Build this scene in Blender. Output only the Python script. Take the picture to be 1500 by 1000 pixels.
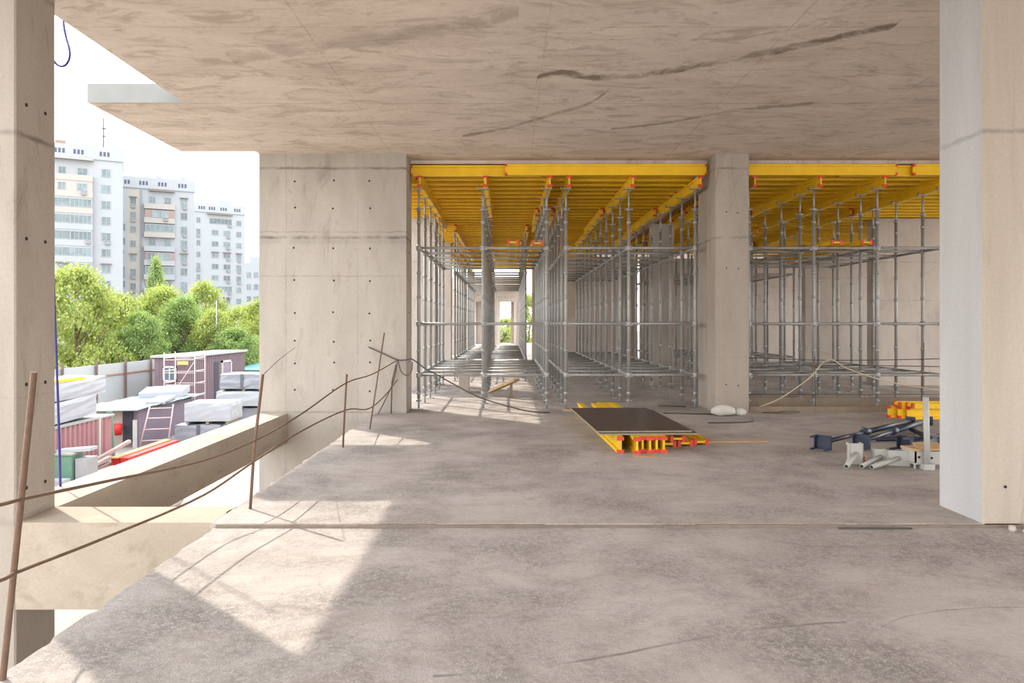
import bpy, math, random
from mathutils import Vector, Matrix
random.seed(7)
C = bpy.context.scene
COL = C.collection
for o in list(bpy.data.objects):
    bpy.data.objects.remove(o)

# ------------------------------------------------------------------ camera, sky, sun, exposure
F = 1050.0                      # focal length in pixels of a 1500 px wide frame
CX, CY, EYE = 745.0, 474.0, 1.6
cam_d = bpy.data.cameras.new('camera')
cam = bpy.data.objects.new('camera', cam_d)
COL.objects.link(cam)
cam.location = (0, 0, EYE)
cam.rotation_euler = (math.pi / 2, 0, 0)
cam_d.sensor_width = 36.0
cam_d.lens = F / 1500 * 36
cam_d.shift_x = 5 / 1500
cam_d.shift_y = -26 / 1500
cam_d.clip_end = 1000
C.camera = cam

SKY_STRENGTH = 4.6
SUN_STRENGTH = 5.6
w = bpy.data.worlds.new('world')
C.world = w
w.use_nodes = True
wn, wl = w.node_tree.nodes, w.node_tree.links
wn.clear()
w_out = wn.new('ShaderNodeOutputWorld')
w_bg = wn.new('ShaderNodeBackground')
w_tc = wn.new('ShaderNodeTexCoord')
w_sep = wn.new('ShaderNodeSeparateXYZ')
w_ramp = wn.new('ShaderNodeValToRGB')
wl.new(w_tc.outputs['Generated'], w_sep.inputs[0])
wl.new(w_sep.outputs['Z'], w_ramp.inputs[0])
w_ramp.color_ramp.elements[0].color = (1.0, 0.985, 0.96, 1)
w_ramp.color_ramp.elements[0].position = 0.0
w_ramp.color_ramp.elements[1].color = (0.80, 0.89, 1.0, 1)
w_ramp.color_ramp.elements[1].position = 0.9
wl.new(w_ramp.outputs[0], w_bg.inputs[0])
w_bg.inputs[1].default_value = SKY_STRENGTH
wl.new(w_bg.outputs[0], w_out.inputs[0])

sun_d = bpy.data.lights.new('sun', 'SUN')
sun_d.energy = SUN_STRENGTH
sun_d.angle = math.radians(0.7)
sun_d.color = (1.0, 0.93, 0.82)
sun = bpy.data.objects.new('sun', sun_d)
COL.objects.link(sun)
sun.location = (-20, 20, 30)
sun.rotation_euler = Vector((3.42, -3.2, -4.64)).to_track_quat('-Z', 'Y').to_euler()

vs = C.view_settings
vs.view_transform = 'Standard'
vs.look = 'None'
vs.gamma = 1
vs.use_curve_mapping = False
vs.exposure = 0.0

# ------------------------------------------------------------------ helpers
def P(px, py, D):
    return Vector(((px - CX) / F * D, D, EYE - (py - CY) / F * D))

def PX(px, D):
    return (px - CX) / F * D

ORG = {}

class MB:
    def __init__(s):
        s.v, s.f, s.m, s.sm = [], [], [], []
    def face(s, idx, mi=0, smooth=False):
        s.f.append(tuple(idx)); s.m.append(mi); s.sm.append(smooth)
    def box(s, x0, y0, z0, x1, y1, z1, mi=0):
        b = len(s.v)
        s.v += [Vector(p) for p in ((x0,y0,z0),(x1,y0,z0),(x1,y1,z0),(x0,y1,z0),(x0,y0,z1),(x1,y0,z1),(x1,y1,z1),(x0,y1,z1))]
        for q in ((3,2,1,0),(4,5,6,7),(0,1,5,4),(1,2,6,5),(2,3,7,6),(3,0,4,7)):
            s.face([b+i for i in q], mi)
        return s
    def obox(s, c, ax, ay, az, mi=0):
        b = len(s.v)
        c, ax, ay, az = Vector(c), Vector(ax), Vector(ay), Vector(az)
        for k in (-1, 1):
            for i, j in ((-1,-1),(1,-1),(1,1),(-1,1)):
                s.v.append(c + ax*i + ay*j + az*k)
        for q in ((3,2,1,0),(4,5,6,7),(0,1,5,4),(1,2,6,5),(2,3,7,6),(3,0,4,7)):
            s.face([b+i for i in q], mi)
        return s
    def bar(s, a, b_, wx, wz, mi=0, up=(0,0,1)):
        a, b_ = Vector(a), Vector(b_)
        d = (b_ - a)
        n = d.normalized()
        up = Vector(up)
        side = n.cross(up).normalized()
        u2 = side.cross(n).normalized()
        return s.obox((a+b_)/2, side*wx/2, d/2, u2*wz/2, mi)
    def tube(s, pts, r, n=8, mi=0, cap=True):
        pts = [Vector(p) for p in pts]
        b = len(s.v)
        prev = None
        for i, p in enumerate(pts):
            if i == 0: t = pts[1] - pts[0]
            elif i == len(pts)-1: t = pts[-1] - pts[-2]
            else: t = (pts[i+1]-pts[i]).normalized() + (pts[i]-pts[i-1]).normalized()
            t = t.normalized()
            if prev is None:
                u = t.cross(Vector((0,0,1)))
                if u.length < 1e-3: u = t.cross(Vector((1,0,0)))
            else:
                u = prev - t*prev.dot(t)
            u.normalize(); prev = u
            w_ = t.cross(u)
            rr = r[i] if isinstance(r, (list, tuple)) else r
            for k in range(n):
                a = 2*math.pi*k/n
                s.v.append(p + u*math.cos(a)*rr + w_*math.sin(a)*rr)
        for i in range(len(pts)-1):
            for k in range(n):
                k2 = (k+1) % n
                s.face((b+i*n+k, b+i*n+k2, b+(i+1)*n+k2, b+(i+1)*n+k), mi, True)
        if cap:
            s.face([b+k for k in range(n)][::-1], mi)
            e = b+(len(pts)-1)*n
            s.face([e+k for k in range(n)], mi)
        return s
    def prism(s, poly, z0, z1, mi=0):
        b = len(s.v); n = len(poly)
        for z in (z0, z1):
            for p in poly: s.v.append(Vector((p[0], p[1], z)))
        s.face([b+i for i in range(n)][::-1], mi)
        s.face([b+n+i for i in range(n)], mi)
        for i in range(n):
            j = (i+1) % n
            s.face((b+i, b+j, b+n+j, b+n+i), mi)
        return s
    def extr(s, poly, a0, a1, mi=0):
        """profile in local XZ swept along Y from a0 to a1"""
        b = len(s.v); n = len(poly)
        for y in (a0, a1):
            for p in poly: s.v.append(Vector((p[0], y, p[1])))
        s.face([b+i for i in range(n)], mi)
        s.face([b+n+i for i in range(n)][::-1], mi)
        for i in range(n):
            j = (i+1) % n
            s.face((b+j, b+i, b+n+i, b+n+j), mi)
        return s
    def mesh(s, name, mats, org=(0,0,0)):
        me = bpy.data.meshes.new(name)
        o = Vector(org)
        me.from_pydata([tuple(p-o) for p in s.v], [], s.f)
        if not isinstance(mats, (list, tuple)): mats = [mats]
        for m in mats: me.materials.append(m)
        me.polygons.foreach_set('material_index', s.m)
        me.polygons.foreach_set('use_smooth', s.sm)
        me.update()
        return me
    def build(s, name, mats, parent=None, org=None):
        if parent is not None:
            org = ORG[parent.name]
        elif org is None:
            xs = [p.x for p in s.v]; ys = [p.y for p in s.v]; zs = [p.z for p in s.v]
            org = Vector(((min(xs)+max(xs))/2, (min(ys)+max(ys))/2, min(zs)))
        org = Vector(org)
        o = bpy.data.objects.new(name, s.mesh(name, mats, org))
        COL.objects.link(o)
        if parent is not None: o.parent = parent
        else: o.location = org
        ORG[o.name] = org
        return o

def tag(o, label=None, cat=None, group=None, kind=None):
    if label: o['label'] = label
    if cat: o['category'] = cat
    if group: o['group'] = group
    if kind: o['kind'] = kind
    return o

def thing(name, label, cat, loc=(0,0,0), group=None):
    o = bpy.data.objects.new(name, None)
    o.empty_display_size = 0.2
    COL.objects.link(o)
    o.location = loc
    ORG[o.name] = Vector(loc)
    return tag(o, label, cat, group)

def struct(name, mb, mats):
    o = mb.build(name, mats, None, (0,0,0))
    o['kind'] = 'structure'
    return o

def link_mesh(name, me, parent, loc=(0,0,0), rot=(0,0,0)):
    o = bpy.data.objects.new(name, me)
    COL.objects.link(o)
    o.parent = parent
    o.location = loc
    o.rotation_euler = rot
    return o

def copy_tree(src, parent=None):
    c = src.copy()
    COL.objects.link(c)
    if parent is not None: c.parent = parent
    for ch in src.children:
        copy_tree(ch, c)
    return c

ORD = ['first','second','third','fourth','fifth','sixth','seventh','eighth','ninth','tenth','eleventh','twelfth','thirteenth','fourteenth','fifteenth','sixteenth']

# ------------------------------------------------------------------ materials
def new_mat(name):
    m = bpy.data.materials.new(name)
    m.use_nodes = True
    nt = m.node_tree
    return m, nt.nodes, nt.links, nt.nodes['Principled BSDF']

def rgba(c): return (c[0], c[1], c[2], 1)

def simple(name, col, rough=0.6, metal=0.0, var=0.12, scale=6.0, bump=0.0, rand=0.0, spec=0.4):
    m, n, l, b = new_mat(name)
    tc = n.new('ShaderNodeTexCoord')
    nz = n.new('ShaderNodeTexNoise'); nz.inputs['Scale'].default_value = scale; nz.inputs['Detail'].default_value = 5
    l.new(tc.outputs['Object'], nz.inputs['Vector'])
    mx = n.new('ShaderNodeMix'); mx.data_type = 'RGBA'
    mx.inputs['A'].default_value = rgba([max(0, x*(1-var)) for x in col])
    mx.inputs['B'].default_value = rgba([min(1, x*(1+var)) for x in col])
    l.new(nz.outputs['Fac'], mx.inputs['Factor'])
    out = mx.outputs['Result']
    if rand:
        oi = n.new('ShaderNodeObjectInfo')
        hs = n.new('ShaderNodeHueSaturation')
        mr = n.new('ShaderNodeMapRange')
        mr.inputs['To Min'].default_value = 1-rand; mr.inputs['To Max'].default_value = 1+rand
        l.new(oi.outputs['Random'], mr.inputs['Value'])
        l.new(mr.outputs['Result'], hs.inputs['Value'])
        l.new(out, hs.inputs['Color'])
        out = hs.outputs['Color']
    l.new(out, b.inputs['Base Color'])
    b.inputs['Roughness'].default_value = rough
    b.inputs['Metallic'].default_value = metal
    b.inputs['Specular IOR Level'].default_value = spec
    if bump:
        bp = n.new('ShaderNodeBump'); bp.inputs['Strength'].default_value = bump; bp.inputs['Distance'].default_value = 0.02
        l.new(nz.outputs['Fac'], bp.inputs['Height']); l.new(bp.outputs['Normal'], b.inputs['Normal'])
    return m

def concrete(name, dark, light, stain, stretch=(1,1,1), stain_amt=0.55, seams=(), curves=(), grit=0.0, bump=0.25, fine=35.0, seam_col=None, stain_lo=0.52, rough=0.85):
    m, n, l, b = new_mat(name)
    tc = n.new('ShaderNodeTexCoord')
    co = tc.outputs['Object']
    mp = n.new('ShaderNodeMapping'); mp.inputs['Scale'].default_value = stretch
    l.new(co, mp.inputs['Vector'])
    def noise(scale, detail, vec, dist=0.0, rough_=0.6):
        z = n.new('ShaderNodeTexNoise')
        z.inputs['Scale'].default_value = scale; z.inputs['Detail'].default_value = detail
        z.inputs['Distortion'].default_value = dist; z.inputs['Roughness'].default_value = rough_
        l.new(vec, z.inputs['Vector'])
        return z.outputs['Fac']
    def ramp(v, p0, p1, c0=(0,0,0), c1=(1,1,1)):
        r = n.new('ShaderNodeValToRGB')
        r.color_ramp.elements[0].position = p0; r.color_ramp.elements[1].position = p1
        r.color_ramp.elements[0].color = rgba(c0); r.color_ramp.elements[1].color = rgba(c1)
        l.new(v, r.inputs[0])
        return r.outputs[0]
    def math_(op, a, b_=None, c_=None):
        q = n.new('ShaderNodeMath'); q.operation = op
        for i, x in enumerate((a, b_, c_)):
            if x is None: continue
            if isinstance(x, (int, float)): q.inputs[i].default_value = x
            else: l.new(x, q.inputs[i])
        return q.outputs[0]
    def mix(f, a, b_):
        q = n.new('ShaderNodeMix'); q.data_type = 'RGBA'
        if isinstance(f, float): q.inputs['Factor'].default_value = f
        else: l.new(f, q.inputs['Factor'])
        for key, x in (('A', a), ('B', b_)):
            if isinstance(x, tuple): q.inputs[key].default_value = rgba(x)
            else: l.new(x, q.inputs[key])
        return q.outputs['Result']
    n1 = noise(0.9, 8, mp.outputs[0], 0.4)
    base = ramp(n1, 0.32, 0.68, dark, light)
    n2 = noise(1.5, 12, mp.outputs[0], 1.6, 0.74)
    st = ramp(n2, stain_lo, stain_lo+0.13)
    st = math_('MULTIPLY', st, stain_amt)
    col = mix(st, base, stain)
    nf = noise(fine, 4, co)
    col = mix(math_('MULTIPLY', ramp(nf, 0.35, 0.7), 0.22), col, tuple(x*0.72 for x in dark))
    sep = n.new('ShaderNodeSeparateXYZ'); l.new(co, sep.inputs[0])
    ax = {'x': sep.outputs[0], 'y': sep.outputs[1], 'z': sep.outputs[2]}
    wob = math_('MULTIPLY', math_('SUBTRACT', noise(5.0, 6, co), 0.5), 0.05)
    tot = None
    brk = noise(1.6, 8, co, 0.8, 0.7)
    for (a, pos, wd, amt) in seams:
        d = math_('ABSOLUTE', math_('SUBTRACT', math_('ADD', ax[a], wob), pos))
        mr = n.new('ShaderNodeMapRange'); mr.inputs['From Min'].default_value = 0; mr.inputs['From Max'].default_value = wd
        mr.inputs['To Min'].default_value = amt; mr.inputs['To Max'].default_value = 0
        l.new(d, mr.inputs['Value'])
        s_ = math_('MULTIPLY', mr.outputs[0], ramp(noise(3.0, 4, co), 0.3, 0.6))
        tot = s_ if tot is None else math_('MAXIMUM', tot, s_)
    # long wandering stains: y as a curve of x
    for (pts, wd, amt) in curves:
        x0, x1 = pts[0][0], pts[-1][0]
        y0 = min(p[1] for p in pts) - 0.1; y1 = max(p[1] for p in pts) + 0.1
        fc = n.new('ShaderNodeFloatCurve')
        cv = fc.mapping.curves[0]
        while len(cv.points) < len(pts): cv.points.new(0.5, 0.5)
        for q, p in zip(cv.points, pts):
            q.location = ((p[0]-x0)/(x1-x0), (p[1]-y0)/(y1-y0))
        fc.mapping.update()
        xn = math_('DIVIDE', math_('SUBTRACT', ax['x'], x0), x1-x0)
        l.new(xn, fc.inputs['Value'])
        yc = math_('ADD', math_('MULTIPLY', fc.outputs[0], y1-y0), y0)
        d = math_('ABSOLUTE', math_('ADD', math_('SUBTRACT', ax['y'], yc), math_('MULTIPLY', math_('SUBTRACT', noise(4.0, 8, co), 0.5), wd*2.2)))
        mr = n.new('ShaderNodeMapRange'); mr.inputs['From Min'].default_value = wd*0.45; mr.inputs['From Max'].default_value = wd
        mr.inputs['To Min'].default_value = amt; mr.inputs['To Max'].default_value = 0
        l.new(d, mr.inputs['Value'])
        inside = math_('MULTIPLY', math_('GREATER_THAN', xn, 0.0), math_('LESS_THAN', xn, 1.0))
        s_ = math_('MULTIPLY', mr.outputs[0], inside)
        s_ = math_('MULTIPLY', s_, ramp(brk, 0.36, 0.56))
        tot = s_ if tot is None else math_('MAXIMUM', tot, s_)
    if tot is not None:
        col = mix(tot, col, seam_col or tuple(x*0.35 for x in dark))
    hgt = nf
    if grit:
        g1 = ramp(noise(26.0, 6, co, 0.2, 0.8), 0.45, 0.55)
        g2 = ramp(noise(110.0, 3, co, 0.0, 0.7), 0.42, 0.60)
        g = math_('MULTIPLY', g1, g2)
        patch = ramp(noise(0.9, 10, co, 0.3, 0.72), 0.42, 0.62)
        patch2 = ramp(noise(1.9, 12, mp.outputs[0], 0.6, 0.75), 0.50, 0.64)
        gm = math_('MULTIPLY', math_('SUBTRACT', 1.0, g), math_('ADD', math_('MULTIPLY', patch, grit), grit*0.3))
        col = mix(gm, col, tuple(x*0.48 for x in dark))
        col = mix(math_('MULTIPLY', patch2, 0.2), col, (0.36, 0.255, 0.2))
        speck = math_('MULTIPLY', ramp(noise(11.0, 8, co, 1.0, 0.75), 0.63, 0.68), 0.6)
        col = mix(speck, col, tuple(x*0.4 for x in dark))
        hgt = math_('ADD', math_('MULTIPLY', g1, math_('ADD', patch, 0.3)), math_('MULTIPLY', g2, 0.6))
    l.new(col, b.inputs['Base Color'])
    b.inputs['Roughness'].default_value = rough
    b.inputs['Specular IOR Level'].default_value = 0.25
    bp = n.new('ShaderNodeBump'); bp.inputs['Strength'].default_value = bump; bp.inputs['Distance'].default_value = 0.02
    l.new(hgt, bp.inputs['Height']); l.new(bp.outputs['Normal'], b.inputs['Normal'])
    return m

M = {}
crack1 = [(0.35, 8.95), (0.62, 8.68), (0.95, 8.85), (1.30, 8.86), (1.79, 8.70), (2.30, 8.40), (2.74, 8.12), (3.20, 7.85), (3.65, 7.48), (3.95, 7.30)]
crack2 = [(-0.75, 11.6), (-0.3, 11.35), (0.2, 10.9), (0.75, 10.3), (1.1, 9.9), (1.3, 9.3)]
crack3 = [(1.6, 11.2), (2.3, 10.9), (3.1, 10.3), (4.2, 9.9)]
crack4 = [(-3.2, 8.2), (-2.2, 7.9), (-1.2, 7.6), (0.1, 7.0)]
M['ceiling'] = concrete('ceiling_concrete', (0.65,0.55,0.465), (0.79,0.685,0.59), (0.40,0.315,0.25), stretch=(0.85,2.0,1), stain_amt=0.68,
    seams=[('y', 7.35, 0.016, 0.45), ('y', 8.6, 0.016, 0.4), ('y', 9.9, 0.022, 0.6), ('y', 11.1, 0.016, 0.45), ('x', -2.1, 0.014, 0.4), ('x', 0.4, 0.014, 0.3), ('x', 2.9, 0.014, 0.45), ('x', 5.2, 0.014, 0.45)],
    curves=[(crack1, 0.13, 0.9), (crack2, 0.11, 0.7), (crack3, 0.10, 0.6), (crack4, 0.2, 0.4)], bump=0.2, stain_lo=0.50, seam_col=(0.22,0.165,0.12), fine=14)
M['floor'] = concrete('floor_concrete', (0.575,0.51,0.465), (0.685,0.62,0.575), (0.36,0.295,0.245), stretch=(0.9,1.6,1), stain_amt=0.4, grit=0.74, bump=0.55, fine=60,
    curves=[([(-0.35,3.32),(0.2,3.42),(0.75,3.62),(1.3,3.82),(1.85,3.92)], 0.016, 0.8), ([(2.0,3.85),(2.6,4.1),(3.4,4.1)], 0.013, 0.6)], stain_lo=0.5)
M['pier'] = concrete('pier_concrete', (0.375,0.335,0.29), (0.485,0.44,0.39), (0.285,0.24,0.20), stretch=(1.6,1.6,0.45), stain_amt=0.6,
    seams=[('z', 3.14, 0.045, 0.95), ('z', 3.07, 0.07, 0.3), ('z', 3.24, 0.02, 0.5), ('z', 4.38, 0.035, 0.8), ('z', 0.02, 0.03, 0.5), ('z', 2.45, 0.014, 0.45), ('x', -3.98, 0.014, 0.35), ('x', -2.70, 0.014, 0.25)], bump=0.15, stain_lo=0.55)
M['column'] = concrete('column_concrete', (0.335,0.285,0.24), (0.435,0.38,0.325), (0.24,0.195,0.155), stretch=(1.8,1.8,0.45), stain_amt=0.65,
    seams=[('z', 3.14, 0.035, 0.85), ('z', 4.38, 0.03, 0.6), ('z', 0.0, 0.05, 0.5), ('z', 1.0, 0.01, 0.2)], bump=0.15, stain_lo=0.55)
M['rightcol'] = concrete('plastered_concrete', (0.43,0.365,0.30), (0.54,0.47,0.395), (0.33,0.265,0.205), stretch=(3.2,3.2,0.22), stain_amt=0.6,
    seams=[('z', 3.14, 0.03, 0.7)], bump=0.2, stain_lo=0.55)
M['skylit'] = concrete('pale_skylit_concrete', (0.46,0.455,0.45), (0.55,0.55,0.545), (0.40,0.37,0.33), stretch=(2.2,2.2,0.3), stain_amt=0.35,  # cool sky light on the right column's left face, painted as paler concrete
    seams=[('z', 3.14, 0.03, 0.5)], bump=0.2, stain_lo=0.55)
M['beam'] = concrete('beam_concrete', (0.37,0.305,0.24), (0.48,0.405,0.325), (0.27,0.21,0.155), stretch=(1,0.6,1.6), stain_amt=0.55, bump=0.2)
M['wallfar'] = concrete('far_wall_concrete', (0.46,0.40,0.35), (0.58,0.52,0.46), (0.34,0.29,0.25), stretch=(1,1,0.5), stain_amt=0.5,
    seams=[('z', 3.2, 0.02, 0.5), ('z', 2.2, 0.02, 0.4)], bump=0.1)
M['ground'] = concrete('yard_ground', (0.30,0.265,0.23), (0.44,0.40,0.355), (0.20,0.165,0.13), stain_amt=0.6, grit=0.4, bump=0.4)
M['stepshade'] = simple('step_shadow_brown', (0.22,0.175,0.14), 0.9, 0, 0.3, 12)
M['edgeshade'] = simple('slab_edge_shaded', (0.235,0.235,0.22), 0.9, 0, 0.18, 4)  # shade on the slab sides put into a darker grey
M['dark'] = simple('hole_dark', (0.03,0.028,0.025), 0.9)
M['galv'] = simple('galvanised_steel', (0.35,0.35,0.34), 0.5, 0.35, 0.2, 9, spec=0.5)
M['yellow'] = simple('yellow_timber', (0.86,0.53,0.012), 0.55, 0, 0.14, 5, rand=0.12)
M['ply'] = simple('ply_underside', (0.36,0.20,0.015), 0.6, 0, 0.2, 3)
M['redcap'] = simple('red_plastic', (0.70,0.06,0.03), 0.5, 0, 0.1)
M['darkply'] = simple('phenolic_film', (0.075,0.05,0.042), 0.36, 0, 0.45, 3, spec=0.3)
M['plyedge'] = simple('ply_edge', (0.30,0.26,0.19), 0.7, 0, 0.2, 20)
M['rust'] = simple('rusty_rebar', (0.17,0.105,0.07), 0.8, 0.2, 0.3, 30, bump=0.3)
M['cable'] = simple('dark_wire', (0.10,0.085,0.075), 0.6, 0.2, 0.2, 20)
M['blue'] = simple('blue_cable', (0.05,0.042,0.24), 0.5)
M['prop'] = simple('dark_blue_steel', (0.045,0.055,0.085), 0.4, 0.3, 0.3, 12)
M['whitemetal'] = simple('white_painted_steel', (0.47,0.47,0.44), 0.45, 0, 0.12, 10)
M['wood'] = simple('raw_timber', (0.50,0.32,0.16), 0.75, 0, 0.25, 8)
M['oldwood'] = simple('weathered_timber', (0.26,0.20,0.145), 0.85, 0, 0.3, 6)
M['rope'] = simple('tan_rope', (0.50,0.42,0.30), 0.9)
M['cardboard'] = simple('cardboard', (0.52,0.34,0.19), 0.8)
M['sack'] = simple('white_sack', (0.58,0.55,0.50), 0.8, 0, 0.15, 10, bump=0.5)
M['purple'] = simple('purple_sheet', (0.15,0.10,0.115), 0.55, 0, 0.1, 1)
M['purplewall'] = simple('mauve_sheet', (0.20,0.15,0.19), 0.6, 0, 0.12, 1)
M['pink'] = simple('pink_corrugated', (0.34,0.17,0.175), 0.55, 0, 0.12, 2)
M['roofwhite'] = simple('white_roof', (0.32,0.32,0.31), 0.5, 0, 0.08)
M['roofblue'] = simple('pale_blue_sheet', (0.105,0.145,0.165), 0.5, 0, 0.2, 2)
M['teal'] = simple('teal_sheet', (0.10,0.26,0.27), 0.5)
M['fence'] = simple('fence_sheet', (0.385,0.40,0.395), 0.55, 0, 0.06, 0.6)
M['fencepost'] = simple('rusty_post', (0.16,0.10,0.085), 0.7)
M['fencerail'] = simple('rail_red', (0.34,0.19,0.15), 0.7)
M['wrap'] = simple('white_wrap', (0.36,0.37,0.39), 0.35, 0, 0.08, 3, bump=0.4)
M['wrapgrey'] = simple('grey_wrap', (0.235,0.24,0.262), 0.35, 0, 0.25, 3, bump=0.5)
M['strap'] = simple('dark_strap', (0.10,0.10,0.12), 0.5)
M['palebeige'] = simple('beige_panel', (0.34,0.30,0.26), 0.7)
M['doordark'] = simple('dark_opening', (0.045,0.045,0.06), 0.8)
M['glassdark'] = simple('window_glass', (0.10,0.14,0.16), 0.15, 0, 0.3, 2)
M['red'] = simple('red_paint', (0.50,0.025,0.02), 0.5)
M['orange'] = simple('orange_board', (0.52,0.22,0.08), 0.6)
M['green'] = simple('green_cabinet', (0.13,0.24,0.17), 0.6)
M['greypanel'] = simple('grey_panel', (0.32,0.30,0.30), 0.6)
M['pinkpipe'] = simple('pink_tube', (0.50,0.38,0.36), 0.5)
M['rubble'] = simple('rubble_brick', (0.42,0.30,0.26), 0.9, 0, 0.3, 4, bump=0.5)
M['bwhite'] = simple('block_render', (0.295,0.31,0.325), 0.8, 0, 0.05, 0.3)
M['bcream'] = simple('block_cream', (0.325,0.305,0.28), 0.8, 0, 0.05, 0.3)
M['bframe'] = simple('white_window_frame', (0.30,0.32,0.325), 0.6)
M['bglass'] = simple('pale_glass', (0.13,0.165,0.175), 0.3, 0, 0.6, 0.8, rand=0.3)
M['bdark'] = simple('attic_opening', (0.07,0.075,0.11), 0.7)
M['bpink'] = simple('pink_panel', (0.27,0.19,0.165), 0.8)
M['ac'] = simple('ac_unit', (0.20,0.205,0.21), 0.6)
M['corn'] = simple('canopy_edge', (0.22,0.17,0.13), 0.7)
M['bark'] = simple('bark', (0.13,0.10,0.07), 0.9)
M['flag'] = simple('pale_pole', (0.36,0.36,0.34), 0.5)

def leaf_mat(name, c1, c2, trans):
    m, n, l, b = new_mat(name)
    g = n.new('ShaderNodeNewGeometry')
    r = n.new('ShaderNodeValToRGB')
    r.color_ramp.elements[0].color = rgba(c1); r.color_ramp.elements[1].color = rgba(c2)
    l.new(g.outputs['Random Per Island'], r.inputs[0])
    l.new(r.outputs[0], b.inputs['Base Color'])
    b.inputs['Roughness'].default_value = 0.55
    b.inputs['Specular IOR Level'].default_value = 0.2
    tr = n.new('ShaderNodeBsdfTranslucent'); 
    mxc = n.new('ShaderNodeMix'); mxc.data_type = 'RGBA'; mxc.blend_type = 'MULTIPLY'; mxc.inputs['Factor'].default_value = 1
    mxc.inputs['B'].default_value = (1.25, 1.2, 0.6, 1)
    l.new(r.outputs[0], mxc.inputs['A']); l.new(mxc.outputs['Result'], tr.inputs['Color'])
    ms = n.new('ShaderNodeMixShader'); ms.inputs[0].default_value = trans
    l.new(b.outputs[0], ms.inputs[1]); l.new(tr.outputs[0], ms.inputs[2])
    l.new(ms.outputs[0], n['Material Output'].inputs['Surface'])
    return m
M['leafA'] = leaf_mat('leaf_bright', (0.19,0.26,0.08), (0.42,0.46,0.17), 0.45)
M['leafB'] = leaf_mat('leaf_deep', (0.14,0.23,0.09), (0.31,0.40,0.16), 0.42)

# ------------------------------------------------------------------ the setting: slabs, piers, columns, beams, ground
FE = -2.38                       # left edge of the floor slab
HC = 4.64                        # ceiling height
GZ = -3.5                        # yard level

rj = random.Random(3)
edge = []
y = 5.74
while y < 13.0:
    edge.append((FE + rj.uniform(-0.018, 0.016), y)); y += 0.07
poly = edge[::-1] + [(FE, 5.72)][:0]
far_poly = [(16, 5.74), (16, 60), (-3.6, 60), (-3.6, 34), (FE, 34), (FE, 13.0)] + edge[::-1]
near_edge = []
y = -6.0
while y < 5.64:
    near_edge.append((FE + 0.03 + rj.uniform(-0.018, 0.016), y)); y += 0.07
near_poly = [(16, -6), (16, 5.74), (FE+0.02, 5.74)] + near_edge[::-1]
struct('floor', MB().prism(far_poly, -0.28, 0.0), M['floor'])
struct('floor_front', MB().prism(near_poly, -0.28, -0.03), M['floor'])
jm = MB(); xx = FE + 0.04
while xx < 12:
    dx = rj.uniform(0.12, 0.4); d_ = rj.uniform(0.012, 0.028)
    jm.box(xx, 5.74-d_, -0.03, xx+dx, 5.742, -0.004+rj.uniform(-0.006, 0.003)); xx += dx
struct('floor_step_shadow', jm, M['stepshade'])  # dark brown strip paints in the shadow under the step

cp = [(-4.47, -5), (16, -5), (16, 13.34), (-4.47, 13.34), (-4.47, 12.67), (-5.79, 12.67), (-5.79, 9.85), (-4.47, 9.85)]
cm = MB().prism(cp, HC, HC+0.26)
for q in range(2, len(cm.m)): cm.m[q] = 1
struct('ceiling', cm, [M['ceiling'], M['edgeshade']])
struct('ceiling_back', MB().prism([(-2.75,13.345),(16,13.345),(16,36),(-2.75,36)], 4.575, HC+0.26), M['ceiling'])

def tie_holes(mb, xs, zs, y, r=0.018):
    for x in xs:
        for z in zs:
            xx = x + rj.uniform(-.015,.015); zz = z + rj.uniform(-.02,.02)
            mb.tube([(xx, y+0.01, zz), (xx, y-0.004, zz)], r, 8, 1)

pm = MB().box(-4.46, 12.82, GZ, -1.83, 13.52, HC)
tie_holes(pm, (-3.83, -3.13, -2.48), (4.16, 3.66, 2.94, 2.37, 1.8, 1.29, 0.9, 0.4), 12.82)
for zz in (0.4, 0.9, 1.3, 1.8, 2.4, 2.9, 3.7):
    pm.tube([(-1.84, 13.2, zz), (-1.826, 13.2, zz)], 0.018, 8, 1)
struct('wall_left', pm, [M['pier'], M['dark']])
struct('concrete_pier', MB().box(-4.46, 18.5, GZ, -1.87, 19.1, 4.33), M['wallfar'])
struct('concrete_pier', MB().box(-4.46, 24.2, GZ, -1.95, 24.8, 4.33), M['wallfar'])

def col_struct(x0, y0, x1, y1, z0, z1, mat, extra=None):
    mb = MB(); c = 0.012
    mb.prism([(x0+c,y0),(x1-c,y0),(x1,y0+c),(x1,y1-c),(x1-c,y1),(x0+c,y1),(x0,y1-c),(x0,y0+c)], z0, z1)
    if extra: extra(mb)
    return struct('concrete_column', mb, [mat, M['dark']])
col_struct(-4.57, 5.77, -3.97, 6.28, GZ, HC, M['column'], lambda mb: [mb.tube([(-3.98, 6.02+dy, z), (-3.966, 6.02+dy, z)], 0.016, 8, 1) for z in (0.25, 1.1, 2.3, 3.4) for dy in (-.12, .12)])
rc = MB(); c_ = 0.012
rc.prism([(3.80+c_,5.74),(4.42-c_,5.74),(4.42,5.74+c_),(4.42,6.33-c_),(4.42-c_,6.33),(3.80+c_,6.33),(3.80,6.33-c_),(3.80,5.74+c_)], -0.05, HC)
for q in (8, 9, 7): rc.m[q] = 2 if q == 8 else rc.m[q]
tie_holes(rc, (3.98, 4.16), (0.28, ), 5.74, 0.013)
struct('concrete_column', rc, [M['rightcol'], M['dark'], M['skylit']])
col_struct(3.70, 12.82, 4.30, 13.33, 0, HC, M['column'], lambda mb: tie_holes(mb, (3.9, 4.1), (0.5, 2.6, 3.6), 12.82, 0.013))
col_struct(3.71, 13.36, 4.25, 14.03, 0, 4.12, M['column'])
col_struct(3.64, 18.1, 4.18, 18.6, 0, 4.12, M['column'])
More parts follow.
